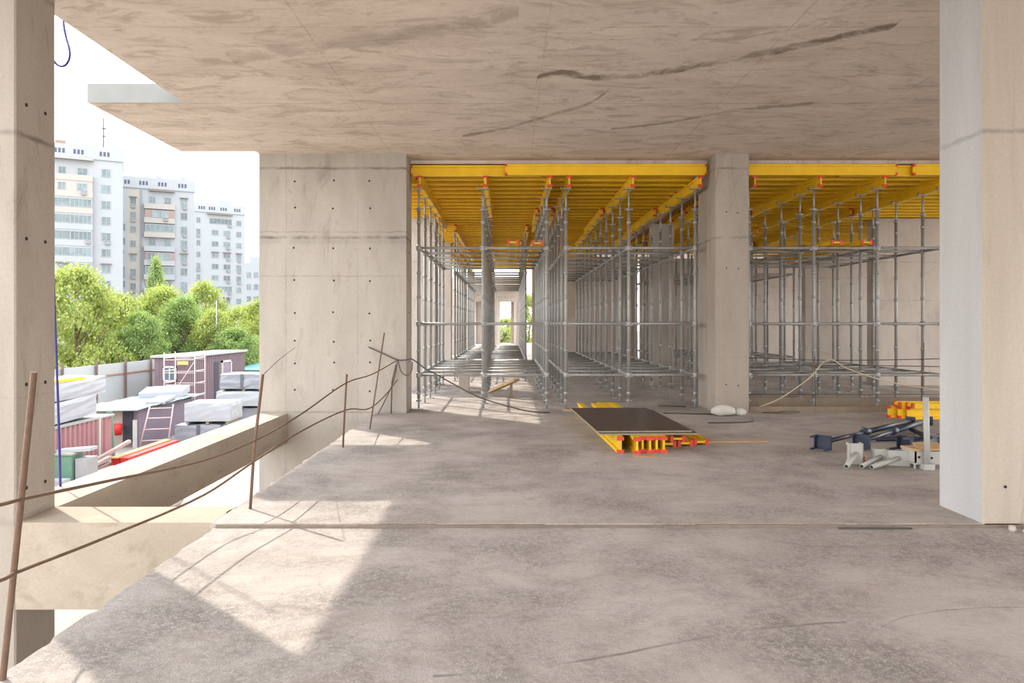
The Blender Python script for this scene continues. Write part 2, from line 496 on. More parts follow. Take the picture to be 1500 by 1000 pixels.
col_struct(3.68, 23.9, 4.2, 24.4, 0, 4.12, M['column'])
struct('edge_beam', MB().box(-4.45, 6.28, -0.53, -3.95, 12.82, 0.0), M['beam'])
cb = MB().box(-3.97, 5.77, -0.70, FE, 6.27, 0.0)
struct('cross_beam', cb, M['beam'])
struct('ground', MB().box(-400, -60, GZ-0.3, 400, 500, GZ), M['ground'])
# back walls
struct('wall_back', MB().box(0.98, 30, 0, 5.37, 30.3, 4.33), M['wallfar'])
struct('wall_back', MB().box(5.52, 30, 0, 10.9, 30.3, 4.33), M['wallfar'])
struct('wall_right', MB().box(9.55, 18.6, 0, 14.5, 19.1, 4.33), M['wallfar'])
struct('wall_right', MB().box(10.35, 25.0, 0, 14.5, 25.4, 4.33), M['wallfar'])
struct('wall_back', MB().box(10.9, 31, 0, 15, 31.3, 4.33), M['wallfar'])
# far frames beyond the shored bay: beams over columns, one behind the other
for i, yy in enumerate((37, 41, 45, 49, 53, 57)):
    fm = MB()
    fm.box(-3.2, yy, 0, -2.6, yy+0.5, 3.35).box(-0.88, yy, 0, -0.68, yy+0.5, 3.35).box(0.42, yy, 0, 0.72, yy+0.5, 3.35)
    fm.box(-3.2, yy, 3.35, 0.72, yy+0.5, 3.75)
    struct('concrete_frame', fm, M['wallfar'])
struct('wall_far', MB().box(-3.2, 57.6, 0, -0.94, 57.9, 4.0).box(0.17, 57.6, 0, 0.72, 57.9, 4.0).box(-0.94, 57.6, 3.48, 0.17, 57.9, 4.0), M['wallfar'])
struct('ceiling_far', MB().box(-3.2, 37, 3.75, 0.72, 57.5, 4.0), M['wallfar'])

# strip coloured as a shadow line along the step between the two floor slabs
# ------------------------------------------------------------------ shoring scaffold
Z_LEDGER = (0.64, 1.60, 3.02)
BEAM_Z = 4.13
R_T = 0.031
def std_mesh():
    mb = MB()
    mb.tube([(0,0,0.2),(0,0,3.72)], R_T, 8)
    for z in Z_LEDGER:
        mb.tube([(0,0,z-0.05),(0,0,z-0.035),(0,0,z+0.035),(0,0,z+0.05)], [0.037,0.048,0.048,0.037], 8)
    for z in (0.3, 1.1, 2.1, 2.56, 3.5):
        mb.tube([(0,0,z-0.03),(0,0,z+0.03)], 0.040, 8)
    return mb.mesh('standard', M['galv'])
def base_mesh():
    mb = MB()
    mb.tube([(0,0,0.01),(0,0,0.25)], 0.018, 8).tube([(0,0,0.14),(0,0,0.18)], 0.04, 6)
    mb.box(-0.07,-0.07,0,0.07,0.07,0.012).box(-0.055,-0.010,0.15,0.055,0.010,0.168)
    return mb.mesh('base_jack', M['galv'])
def head_mesh():
    mb = MB()
    mb.tube([(0,0,3.68),(0,0,4.11)], 0.019, 8).tube([(0,0,3.72),(0,0,3.77)], 0.042, 6)
    mb.box(-0.075,-0.010,3.735,0.075,0.010,3.752)
    mb.box(-0.10,-0.045,4.118,0.10,0.045,BEAM_Z)
    mb.box(-0.10,-0.035,4.118,-0.092,0.035,4.165).box(0.092,-0.035,4.118,0.10,0.035,4.165)
    return mb.mesh('fork_head', M['galv'])
ME_STD, ME_BASE, ME_HEAD = std_mesh(), base_mesh(), head_mesh()
LED = {}
def ledger_mesh(L):
    k = round(L, 3)
    if k not in LED:
        mb = MB()
        mb.tube([(0.035,0,0),(L-0.035,0,0)], 0.0245, 8)
        mb.box(0.03,-0.02,-0.04,0.07,0.02,0.03).box(L-0.07,-0.02,-0.04,L-0.03,0.02,0.03)
        LED[k] = mb.mesh('ledger', M['galv'])
    return LED[k]
def scaffold(xs, ys, label, levels=Z_LEDGER, skip=()):
    ox, oy = xs[0], ys[0]
    t = thing('shoring_scaffold', label, 'scaffold', (ox, oy, 0))
    for i, x in enumerate(xs):
        for j, y in enumerate(ys):
            if (i, j) in skip: continue
            s = link_mesh('standard', ME_STD, t, (x-ox, y-oy, 0))
            link_mesh('base_jack', ME_BASE, s)
            link_mesh('fork_head', ME_HEAD, s)
    for z in levels:
        for j, y in enumerate(ys):
            for i in range(len(xs)-1):
                if (i, j) in skip or (i+1, j) in skip: continue
                link_mesh('ledger', ledger_mesh(xs[i+1]-xs[i]), t, (xs[i]-ox, y-oy, z))
        for i, x in enumerate(xs):
            for j in range(len(ys)-1):
                if (i, j) in skip or (i, j+1) in skip: continue
                link_mesh('transom', ledger_mesh(ys[j+1]-ys[j]), t, (x-ox, ys[j]-oy, z), (0,0,math.pi/2))
    return t
Y0 = 13.44
XA = [-1.685, -0.474, 0.717]
XB = [1.076, 2.254, 3.50]
XC = [-1.50, -0.62, 0.47]
XD = [4.50, 5.72, 6.91, 8.13]
YA = [Y0 + i*1.0 for i in range(6)]
YB = [Y0 + i*1.03 for i in range(11)]
YC = [20.0 + i*1.0 for i in range(6)]
YD = [Y0, Y0+.63, Y0+1.6, Y0+2.55, Y0+3.55, Y0+4.5]
YE = [20.6 + i*1.05 for i in range(6)]
YF = [26.6 + i*1.1 for i in range(5)]
scaffold(XA, YA, 'grey tubular shoring scaffold nearest the big left concrete wall')
scaffold(XB, YB, 'long grey shoring scaffold between the dark plywood sheets and the middle column')
scaffold(XC, YC, 'grey shoring scaffold deeper in the corridor behind the left scaffold')
scaffold(XC, YF, 'farthest grey shoring scaffold near the bright end of the corridor')
scaffold(XD, YD, 'grey shoring scaffold right of the middle column beside the tall right column')
scaffold([4.6, 5.8, 7.0, 8.2], YE, 'grey shoring scaffold deep in the right bay behind the front one')

# ------------------------------------------------------------------ yellow formwork beams
BM, CAPM = {}, {}
def beam_mesh(L):
    k = round(L, 3)
    if k not in BM:
        w_, t_, wb, h = 0.04, 0.04, 0.0135, 0.20
        prof = [(-w_,0),(w_,0),(w_,t_),(wb,t_+0.006),(wb,h-t_-0.006),(w_,h-t_),(w_,h),(-w_,h),(-w_,h-t_),(-wb,h-t_-0.006),(-wb,t_+0.006),(-w_,t_)]
        BM[k] = MB().extr(prof[::-1], 0.0, L).mesh('formwork_beam', M['yellow'])
    return BM[k]
def cap_mesh():
    mb = MB(); e = 0.003
    for z0, z1 in ((-e+0.003, 0.043), (0.157, 0.203-0.003)):
        mb.box(-0.043, -0.004, z0, 0.043, 0.035, z1)
    return mb.mesh('end_cap', M['redcap'])
ME_CAP = cap_mesh()
def beam(L, loc, rot=(0,0,0), label='', group=None):
    me = beam_mesh(L)
    o = bpy.data.objects.new('formwork_beam', me)
    COL.objects.link(o)
    o.location = loc; o.rotation_euler = rot
    tag(o, label, 'beam', group, 'thing')
    a = link_mesh('end_cap', ME_CAP, o); a['label'] = 'red end cap'
    b = link_mesh('end_cap', ME_CAP, o, (0, L, 0), (0, 0, math.pi)); b['label'] = 'red end cap'
    return o
# primaries along the scaffold rows
def primaries(xs, ys_list, where):
    for i, x in enumerate(xs):
        for k, (ya, L) in enumerate(ys_list):
            nm = ['nearest length', 'second length back', 'third length back'][k]
            beam(L, (x + (0.045 if k % 2 == 0 else -0.045), ya, BEAM_Z), (0,0,0),
                 'yellow beam running inward, %s row of the %s, %s' % (ORD[i], where, nm))
primaries(XA, [(13.22, 3.9), (16.9, 2.9)], 'left front scaffold')
primaries(XC, [(19.75, 3.9), (23.4, 2.45)], 'corridor scaffold')
primaries(XC, [(26.3, 3.9), (29.9, 2.0)], 'farthest scaffold')
primaries(XB, [(13.22, 3.9), (16.9, 3.9), (20.5, 3.9)], 'long middle scaffold')
primaries(XD, [(13.22, 3.9), (16.9, 2.65)], 'right front scaffold')
primaries([4.6, 5.8, 7.0, 8.2], [(20.3, 3.9), (23.9, 2.65)], 'right rear scaffold')
# secondaries crosswise under the deck
SZ = BEAM_Z + 0.20
def xbeam(L, x, y, label, group=None):
    beam(L, (x, y, SZ), (0, 0, -math.pi/2), label, group)
yrow = 13.20
i = 0
while yrow < 35.6:
    if i == 0:
        xbeam(2.45, -1.81, 13.30, 'yellow front beam under the ceiling edge starting at the big left wall')
        xbeam(3.70, -0.06, 13.20, 'yellow front beam under the ceiling edge ending at the middle column')
    else:
        x0 = -2.8 if yrow > 13.7 else -1.78
        far = i >= 14
        l1 = 'yellow cross beam under the left deck, %s row back, left half' % ORD[min(i,15)] if not far else 'thin yellow cross beam far back under the left deck, left half'
        l2 = 'yellow cross beam under the left deck, %s row back, right half' % ORD[min(i,15)] if not far else 'thin yellow cross beam far back under the left deck, right half'
        L1 = 3.9 if x0 < -2 else 2.9
        jx = rj.uniform(-0.06, 0.06)
        xbeam(L1, x0 + 0.06 + jx, yrow, l1, 'far cross beams of the left deck, left half' if far else None)
        xbeam(2.9, 0.68 + jx, yrow + 0.088, l2, 'far cross beams of the left deck, right half' if far else None)
    yrow += 0.46
    i += 1
yrow = 13.20
i = 0
while yrow < 28:
    if i == 0:
        xbeam(2.80, 4.34, 13.20, 'yellow front beam under the ceiling edge starting right of the middle column')
        xbeam(2.45, 6.1, 13.30, 'yellow beam bridging the gap between the two front beams of the right bay')
        xbeam(3.90, 7.44, 13.20, 'yellow front beam under the ceiling edge running behind the tall right column')
    else:
        far = i >= 10
        jx = rj.uniform(-0.05, 0.05)
        l1 = 'yellow cross beam under the right deck, %s row back, left half' % ORD[min(i,15)] if not far else 'thin yellow cross beam far back under the right deck, left half'
        l2 = 'yellow cross beam under the right deck, %s row back, right half' % ORD[min(i,15)] if not far else 'thin yellow cross beam far back under the right deck, right half'
        xbeam(3.9, 4.42 + jx, yrow, l1, 'far cross beams of the right deck, left half' if far else None)
        xbeam(3.9, 7.9 + jx, yrow + 0.088, l2, 'far cross beams of the right deck, right half' if far else None)
    yrow += 0.46
    i += 1
DZ = SZ + 0.2
tag(MB().box(-2.75, 13.36, DZ, 3.66, 35.7, DZ+0.03).build('plywood_deck', M['ply']), 'plywood deck lying on the yellow cross beams of the left bay', 'formwork deck')
tag(MB().box(4.34, 13.36, DZ, 12.0, 28.2, DZ+0.03).build('plywood_deck', M['ply']), 'plywood deck lying on the yellow cross beams of the right bay', 'formwork deck')
# beams stored lying flat on the top ledgers
ZL = Z_LEDGER[2] + 0.026 + 0.04
def flat_beam(x, y, L, label, rz=0.0):
    o = beam(L, (x, y, ZL), (0, math.pi/2, 0), label)
    o.rotation_euler = Matrix.Rotation(rz, 4, 'Z').to_euler() if False else (0, math.pi/2, rz)
    return o
flat_beam(-0.02, 13.05, 3.9, 'yellow beam lying flat on the top tubes of the left scaffold, in its right half')
flat_beam(0.43, 13.2, 3.9, 'yellow beam lying flat on top tubes by the third row of the left scaffold')
flat_beam(-1.2, 15.2, 3.3, 'yellow beam lying flat on the top tubes near the left row of the left scaffold')
flat_beam(5.9, 13.1, 3.9, 'yellow beam lying flat on the top tubes of the right scaffold, left one of two')
flat_beam(6.45, 13.1, 3.9, 'yellow beam lying flat on the top tubes of the right scaffold, right one of two')

# ------------------------------------------------------------------ stack of beams with dark plywood on the floor
bx = [(1.385, 8.86, 0.02), (1.58, 8.80, 0.0), (1.665, 8.90, -0.01), (1.75, 8.86, -0.01), (1.84, 8.90, -0.012), (1.925, 8.88, -0.012)]
bl = ['leftmost', 'second from left', 'third from left', 'fourth from left', 'fifth from left', 'sixth from left']
for (x, y, r), nm in zip(bx, bl):
    beam(3.9, (x, y, 0), (0,0,r*0.6+0.02), 'yellow beam with red end standing on the floor under the dark plywood, %s' % nm, 'beams under the dark plywood')
for k, (x, y, z, r, nm) in enumerate([(2.08, 9.3, 0.04, 0.08, 'lying flat beside the upright six'), (2.31, 9.35, 0.04, 0.085, 'lying flat, second right of the upright six'), (2.54, 9.45, 0.04, 0.09, 'lying flat, rightmost of the pile'), (2.18, 9.22, 0.12, 0.08, 'lying on other flat beams right of the upright six')]):
    o = beam(3.3 if k < 3 else 2.65, (x-0.1, y, z), (0, math.pi/2, r), 'yellow beam with red end %s' % nm, 'beams under the dark plywood')
def sheet(x0, y0, x1, y1, z, rz, label):
    mb = MB()
    cx, cy = (x0+x1)/2, (y0+y1)/2
    c, s = math.cos(rz), math.sin(rz)
    hx, hy = (x1-x0)/2, (y1-y0)/2
    mb.obox((cx,cy,z+0.009), (c*hx,s*hx,0), (-s*hy,c*hy,0), (0,0,0.009), 1)
    mb.obox((cx,cy,z+0.0185), (c*(hx-.004),s*(hx-.004),0), (-s*(hy-.004),c*(hy-.004),0), (0,0,0.0006), 0)
    return tag(mb.build('plywood_sheet', [M['darkply'], M['plyedge']]), label, 'plywood sheet')
sheet(1.10, 9.02, 2.35, 11.5, 0.202, 0.035, 'dark brown plywood sheet lying directly on the yellow beams, lower of the two')
sheet(1.06, 9.10, 2.28, 11.6, 0.223, 0.045, 'dark shiny plywood sheet on top of the pile of yellow beams')
tag(MB().bar((1.02, 13.2, 0.015), (1.5, 13.0, 0.015), 0.09, 0.03).build('timber_offcut', M['wood']), 'pale timber offcut on the floor behind the dark plywood', 'timber')
tag(MB().bar((2.5, 9.6, 0.012), (3.5, 9.7, 0.012), 0.03, 0.02).build('timber_lath', M['wood']), 'thin pale lath on the floor right of the beam pile', 'timber')
tag(MB().bar((1.5, 8.62, 0.006), (1.78, 8.58, 0.006), 0.05, 0.01).build('timber_offcut', M['wood']), 'small pale splinter of wood in front of the red beam ends', 'timber')

# yellow beam stack at the right, seen from the side
k = 0
for lay, zz in enumerate((0.0, 0.201)):
    for j in range(3 if lay == 0 else 2):
        xx = 6.7 + (0.0, -0.1, -0.22)[j] - 0.05*lay
        yy = 12.05 + j*0.1 + 0.03*lay
        if lay == 1: zz = 0.2
        L = 3.9
        nm = (['front', 'middle', 'back'][j] + ' of the lower layer') if lay == 0 else (['front', 'back'][j] + ' of the upper layer')
        o = beam(L, (xx, yy, zz*0.999), (0,0,-math.pi/2), 'yellow beam in the stack behind the white pole, %s' % nm, 'beam stack beside the right column')
        if lay == 1:
            o.location.z = 0.245; o.rotation_euler = (-0.0, math.pi/2, -math.pi/2); o.location.y = 12.0 + j*0.21

# ------------------------------------------------------------------ steel props lying on the floor
def frame_axes(a, b):
    a, b = Vector(a), Vector(b)
    d = (b-a).normalized()
    s = d.cross(Vector((0,0,1))).normalized()
    u = s.cross(d).normalized()
    return d, s, u
def prop(a, b, label, head=True):
    a, b = Vector(a), Vector(b)
    d, s, u = frame_axes(a, b)
    L = (b-a).length
    t = thing('steel_prop', label, 'steel prop', (a.x, a.y, 0), 'dark steel props on the floor')
    MB().tube([a, a+d*L*0.45], 0.028, 10).build('inner_tube', M['prop'], t)
    MB().tube([a+d*L*0.42, b], 0.038, 10).build('outer_tube', M['prop'], t)
    mb = MB().tube([a+d*L*0.40, a+d*L*0.46], 0.052, 10)
    mb.tube([a+d*L*0.43+u*0.05, a+d*(L*0.43-0.06)+u*0.075, a+d*(L*0.43-0.12)+u*0.08], 0.008, 6)
    mb.build('collar', M['prop'], t)
    mb = MB().obox(a-d*0.005, s*0.10, d*0.006, u*0.09)
    for i in (-1, 1):
        for j in (-1, 1):
            mb.obox(a-d*0.09+s*0.088*i+u*0.075*j, s*0.012, d*0.09, u*0.012)
    for i in (-1, 1):
        mb.obox(a-d*0.03+s*0.095*i, s*0.005, d*0.03, u*0.088)
    mb.build('fork_head', M['prop'], t)
    MB().obox(b+d*0.004, s*0.07, d*0.005, u*0.07).build('foot_plate', M['prop'], t)
    return t
prop((3.98, 9.05, 0.105), (6.25, 11.15, 0.085), 'dark steel prop with fork head, left one of the two long props')
prop((4.50, 9.12, 0.105), (6.55, 11.2, 0.085), 'dark steel prop lying beside it, right one of the two long props')
prop((5.0, 9.0, 0.105), (6.4, 9.55, 0.10), 'short dark steel prop lying behind the white pole')
def smooth(pts, k=6):
    pts = [Vector(p) for p in pts]
    if len(pts) < 3: return pts
    out = []
    for i in range(len(pts)-1):
        p0 = pts[max(0,i-1)]; p1 = pts[i]; p2 = pts[i+1]; p3 = pts[min(len(pts)-1,i+2)]
        t1 = (p2-p0).normalized()*(p2-p1).length if i > 0 else (p2-p1)
        t2 = (p3-p1).normalized()*(p2-p1).length if i < len(pts)-2 else (p2-p1)
        for j in range(k):
            t = j/k; t2_ = t*t; t3 = t2_*t
            out.append(p1*(2*t3-3*t2_+1) + t1*(t3-2*t2_+t) + p2*(-2*t3+3*t2_) + t2*(t3-t2_))
    out.append(pts[-1])
    return out
def rod(name, pts, r, mat, label, cat, group=None, n=8):
    pts = smooth(pts)
    return tag(MB().tube(pts, r, n).build(name, mat), label, cat, group)
rod('steel_bar', [(5.0, 9.75, 0.03), (6.1, 9.85, 0.03)], 0.03, M['prop'], 'dark steel bar on the floor between the props and the white pole', 'steel bar')
rod('steel_bar', [(5.95, 10.6, 0.04), (5.7, 9.7, 0.055)], 0.035, M['prop'], 'short dark steel bar lying askew right of the long props', 'steel bar')
rod('steel_bar', [(5.35, 9.35, 0.03), (6.2, 9.3, 0.03)], 0.03, M['whitemetal'], 'pale steel tube on the floor right of the white pole', 'steel bar')

# white fork heads lying on the floor
def jack_head(c, face, tube_dir, wdt, hgt, label, ntube=1):
    """channel plate standing on edge with a tube pointing along tube_dir"""
    c = Vector(c)
    fd = Vector(face).normalized()
    up = Vector((0,0,1))
    s = fd.cross(up).normalized()
    t = thing('jack_head', label, 'jack head', (c.x, c.y, 0), 'white jack heads on the floor')
    mb = MB().obox(c, s*wdt/2, fd*0.005, up*hgt/2)
    for i in (-1, 1):
        mb.obox(c - fd*0.035 + s*i*(wdt/2-0.004), s*0.005, fd*0.04, up*hgt/2)
        for j in (-1, 1):
            mb.obox(c - fd*0.06 + s*i*(wdt/2-0.004)+up*j*(hgt/2-0.015), s*0.008, fd*0.04, up*0.015)
    mb.build('fork_plate', M['whitemetal'], t)
    td = Vector(tube_dir)
    a = c + fd*0.004
    tb = MB().tube([a, a+td], 0.026, 10)
    tb.build('tube', M['whitemetal'], t)
    e = a + td
    n_ = td.normalized()
    MB().tube([e - n_*0.001, e + n_*0.001], 0.019, 10).build('tube_bore', M['dark'], t)
    return t
jack_head((3.97, 8.18, 0.118), (-0.1,-1,0), (-0.25,-0.28,-0.088), 0.15, 0.235, 'white jack head with upright plate, left one near the dark prop head')
jack_head((4.25, 8.18, 0.085), (-0.2,-1,0.0), (-0.36,-0.28,-0.055), 0.13, 0.17, 'white jack head in the middle with its tube pointing at the viewer')
jack_head((4.40, 8.08, 0.085), (-0.25,-1,0.0), (-0.42,-0.22,-0.055), 0.22, 0.17, 'white jack head on the right crossing over its neighbour')
tag(MB().obox((4.10, 8.35, 0.03), (0.03,0.01,0), (-0.01,0.03,0), (0,0,0.03)).build('plastic_clip', M['redcap']), 'small red plastic clip beside the white jack heads', 'clip')

# white post with a box foot
t = thing('white_post', 'white steel post standing on a box foot left of the tall right column', 'post', (4.60, 7.95, 0))
mb = MB().box(4.50, 7.93, 0.06, 4.80, 7.945, 0.185).box(4.50, 8.20, 0.06, 4.80, 8.215, 0.185).box(4.50, 7.93, 0.06, 4.515, 8.21, 0.185).box(4.785, 7.93, 0.06, 4.80, 8.21, 0.185)
mb.box(4.47, 7.90, 0.05, 4.83, 8.25, 0.062)
for xx in (4.485, 4.56, 4.70, 4.81):
    mb.box(xx-0.008, 7.91, 0.0, xx+0.008, 7.926, 0.05).box(xx-0.008, 8.22, 0.0, xx+0.008, 8.236, 0.05)
mb.build('box_foot', M['whitemetal'], t)
MB().tube([(4.54,7.929,0.125),(4.54,7.925,0.125)], 0.014, 10).tube([(4.68,7.929,0.115),(4.68,7.925,0.115)], 0.014, 10).build('bolt_hole', M['dark'], t)
MB().tube([(4.605, 7.88, 0.06), (4.585, 7.88, 0.79)], 0.030, 12).build('pole', M['whitemetal'], t)
MB().box(4.545, 7.84, 0.0, 4.665, 7.93, 0.06).build('foot_plate', M['whitemetal'], t)
tag(MB().obox((4.66,8.08,0.20), (0.17,0.03,0), (-0.02,0.13,0), (0,0,0.012)).obox((4.71,8.06,0.225), (0.12,-0.03,0.01), (0.03,0.11,0.02), (0,0,0.01)).build('cardboard_piece', M['cardboard']), 'crumpled brown cardboard lying on the box foot of the white post', 'cardboard')

# ------------------------------------------------------------------ things along the scaffold front on the floor
tag(MB().box(4.36, 12.98, 0.0, 8.6, 13.04, 0.10).build('edge_board', M['oldwood']), 'low weathered board on edge along the floor of the right bay', 'board')
tag(MB().box(4.36, 13.62, 0.0, 8.6, 13.66, 0.20).build('edge_board', M['oldwood']), 'taller brown board on edge behind the first row of right scaffold feet', 'board')
def blob(c, rx, ry, rz, seed, n=14, m=8, jit=0.12):
    r = random.Random(seed); mb = MB(); b = 0
    c = Vector(c)
    for i in range(m+1):
        ph = math.pi*i/m
        for k in range(n):
            a = 2*math.pi*k/n
            j = 1 + r.uniform(-jit, jit)
            z = math.cos(ph)
            mb.v.append(c + Vector((rx*math.sin(ph)*math.cos(a)*j, ry*math.sin(ph)*math.sin(a)*j, max(-0.8, z)*rz*(1 if i in (0,m) else j))))
    for i in range(m):
        for k in range(n):
            k2 = (k+1) % n
            mb.face((i*n+k, (i+1)*n+k, (i+1)*n+k2, i*n+k2), 0, True)
    return mb
t = thing('sack', 'crumpled white sack at the foot of the middle column', 'sack', (3.75, 12.55, 0))
blob((3.75, 12.5, 0.085), 0.22, 0.13, 0.105, 4).build('bag_body', M['sack'], t)
blob((4.04, 12.5, 0.06), 0.10, 0.08, 0.075, 9).build('bag_neck', M['sack'], t)
rod('steel_rod', [(3.2, 11.5, 0.012), (3.75, 11.55, 0.012), (4.0, 11.7, 0.012)], 0.011, M['cable'], 'dark rod on the floor in front of the middle column', 'rod')
rod('steel_rod', [(2.75, 12.75, 0.012), (3.65, 12.6, 0.012)], 0.011, M['cable'], 'dark rod on the floor running to the white sack', 'rod')
rod('steel_rod', [(2.9, 13.9, 0.012), (3.4, 13.75, 0.012)], 0.012, M['cable'], 'dark rod on the floor between the scaffold feet left of the middle column', 'rod')
rod('coiled_wire', [(4.6+0.25*math.cos(a)+0.05*a, 12.72+0.10*math.sin(a), 0.012+0.003*a) for a in [k*0.4 for k in range(26)]], 0.006, M['cable'], 'dark tangle of wire on the floor right of the middle column', 'wire')
rod('steel_rod', [(4.31, 13.1, 0.31), (8.0, 13.1, 0.31)], 0.008, M['cable'], 'dark wire stretched low in front of the right scaffold', 'wire')
rod('guard_wire', [(4.31, 13.15, 0.98), (6.0, 13.15, 0.93), (8.6, 13.15, 0.97)], 0.008, M['cable'], 'dark wire across the right bay at knee height, upper of two', 'wire')
rod('guard_wire', [(4.31, 13.2, 0.80), (6.3, 13.2, 0.83), (8.6, 13.2, 0.80)], 0.008, M['cable'], 'dark wire across the right bay at knee height, lower of two', 'wire')
rod('rope', [(4.32, 13.0, 0.02), (4.9, 13.05, 0.22), (5.5, 13.08, 0.62), (5.85, 13.12, 0.94), (6.2, 13.12, 0.78), (6.9, 13.1, 0.55), (7.9, 13.1, 0.38)], 0.012, M['rope'], 'pale rope slung across the front of the right scaffold', 'rope')
rod('rebar_post', [(5.62, 13.12, 0), (5.60, 13.12, 1.0)], 0.009, M['rust'], 'thin rebar post standing in the right bay near the rope', 'rebar')
rod('rebar_post', [(7.55, 13.12, 0), (7.60, 13.12, 1.25)], 0.009, M['rust'], 'thin rebar post standing behind the white pole', 'rebar')
for k, (x, y, s_) in enumerate([(3.95, 5.62, .028), (4.02, 5.56, .022), (4.12, 5.60, .034), (4.2, 5.63, .02), (4.28, 5.6, .026)]):
    tag(blob((x, y, -0.03+s_*0.75), s_*1.3, s_, s_, 80+k, 8, 5, 0.25).build('stone', M['wallfar']), 'small pale stone at the foot of the tall right column, %s from the left' % ORD[k], 'stone', 'stones at the right column')
rod('steel_rod', [(2.62, 5.69, -0.023), (3.2, 5.685, -0.023)], 0.007, M['cable'], 'dark thin rod lying along the floor step left of the tall right column', 'rod')
# plank, block and rubbish in the sunlit corridor
a, b_ = P(717, 577, 16.0), P(757, 556, 15.3)
t = thing('timber_plank', 'brown timber plank propped on a short leg in the sunlit corridor behind the left scaffold', 'plank', (a.x, a.y, 0))
MB().bar(a + Vector((0,0,0.05)), b_, 0.16, 0.05).build('board', M['wood'], t)
pl_ = a.lerp(b_, 0.8)
MB().box(pl_.x-0.03, pl_.y-0.03, 0, pl_.x+0.03, pl_.y+0.03, pl_.z+0.0).build('support_leg', M['oldwood'], t)
tag(MB().box(-1.15, 16.6, 0, -0.92, 16.9, 0.36).build('concrete_block', M['wallfar']), 'pale concrete block on the sunlit floor left of the leaning plank', 'block')

# ------------------------------------------------------------------ rebar guard posts, rails and cables at the slab edge
def rebar(pts, label, r=0.011):
    t = tag(MB().tube(pts, r, 8).build('rebar_post', M['rust']), label, 'rebar')
    return t
rebar([P(2,1000,3.25)-Vector((0,0,0.05)), P(5,985,3.3), P(50,545,3.3)], 'rusty rebar post leaning at the left edge of the photo', 0.014)
rebar([P(366,746,6.2)-Vector((0,0,0.05)), P(372,660,6.2), P(385,548,6.2)], 'rusty rebar post at the slab corner, holding both rails', 0.0135)
rebar([P(502,656,9.28)-Vector((0,0,0.05)), P(505,600,9.28), P(508,548,9.28)], 'rusty rebar post on the slab edge before the big left wall', 0.013)
rebar([P(541,628,10.9)-Vector((0,0,0.05)), P(563,487,10.9)], 'thin tilted rebar post just before the foot of the big left wall', 0.010)
rebar([P(573,605,12.74)-Vector((0,0,0.03)), P(574,560,12.74), P(580,534,12.74)], 'short rebar post at the foot of the big left wall near its right corner', 0.012)
rod('guard_rail', [P(-160,765,2.6), P(0,739,3.15), P(31,731,3.29), P(150,706,4.2), P(300,673.6,5.4), P(376,643.5,6.2), P(440,607,7.5), P(506.6,561,9.27), P(545,548,10.9), P(583,527,12.74)], 0.009, M['rust'], 'upper rusty rail sagging along the slab edge', 'rail')
rod('guard_rail', [P(-160,900,2.6), P(0,850,3.1), P(22,839,3.28), P(150,789,4.2), P(300,724,5.5), P(370,677,6.2), P(440,632,7.6), P(508,600,9.3), P(541,598,10.9), P(565,578,12.0), P(582,556,12.7)], 0.009, M['rust'], 'lower rusty rail sagging along the slab edge', 'rail')
rod('cable', [P(540,508,12.81), P(560,517,12.76), P(583,527,12.74), P(594,527,12.72), P(603,525.7,12.72), P(622,539,12.72), P(644,551,12.72), P(682,572,12.74), P(705.6,583,12.78), P(746.7,595.5,12.80), P(768.7,601,12.83), P(790,603.5,12.84), P(805,604,12.84)], 0.012, M['cable'], 'dark cable from the big left wall sagging down to the floor before the scaffold', 'cable')
rod('cable', [P(583,527,12.73), P(586,540,12.72), P(590,547,12.72), P(597,549,12.72), P(603,542,12.72), P(604,530,12.72)], 0.010, M['cable'], 'dark cable loop hanging at the right corner of the big left wall', 'cable')
rod('cable', [P(582,530,12.74), P(577,556,12.74), P(567,580,12.74), P(554,606,12.74)], 0.010, M['cable'], 'dark cable end running down the big left wall to the floor', 'cable')
rod('tie_wire', [P(432,509,12.8), P(412,524,9.5), P(387,547,6.2)], 0.004, M['cable'], 'thin wire from the slab corner post to the big left wall', 'wire')
rod('blue_cable', [P(93,24,7.3), P(93.5,38,7.25), P(97,56,7.2), P(101.5,72,7.1), P(102,83,7.05), P(98,93,7.0), P(92,97,7.0), P(86,96,7.0), P(80,91,7.0), P(74,80,7.0), P(71,70,7.0), P(73,100,6.98), P(74,200,6.98), P(76,330,6.98), P(80,450,6.98), P(84,560,6.98), P(87,650,7.0), P(88.5,712,7.05)], 0.011, M['blue'], 'blue cable hanging from the slab edge beside the left column', 'cable')

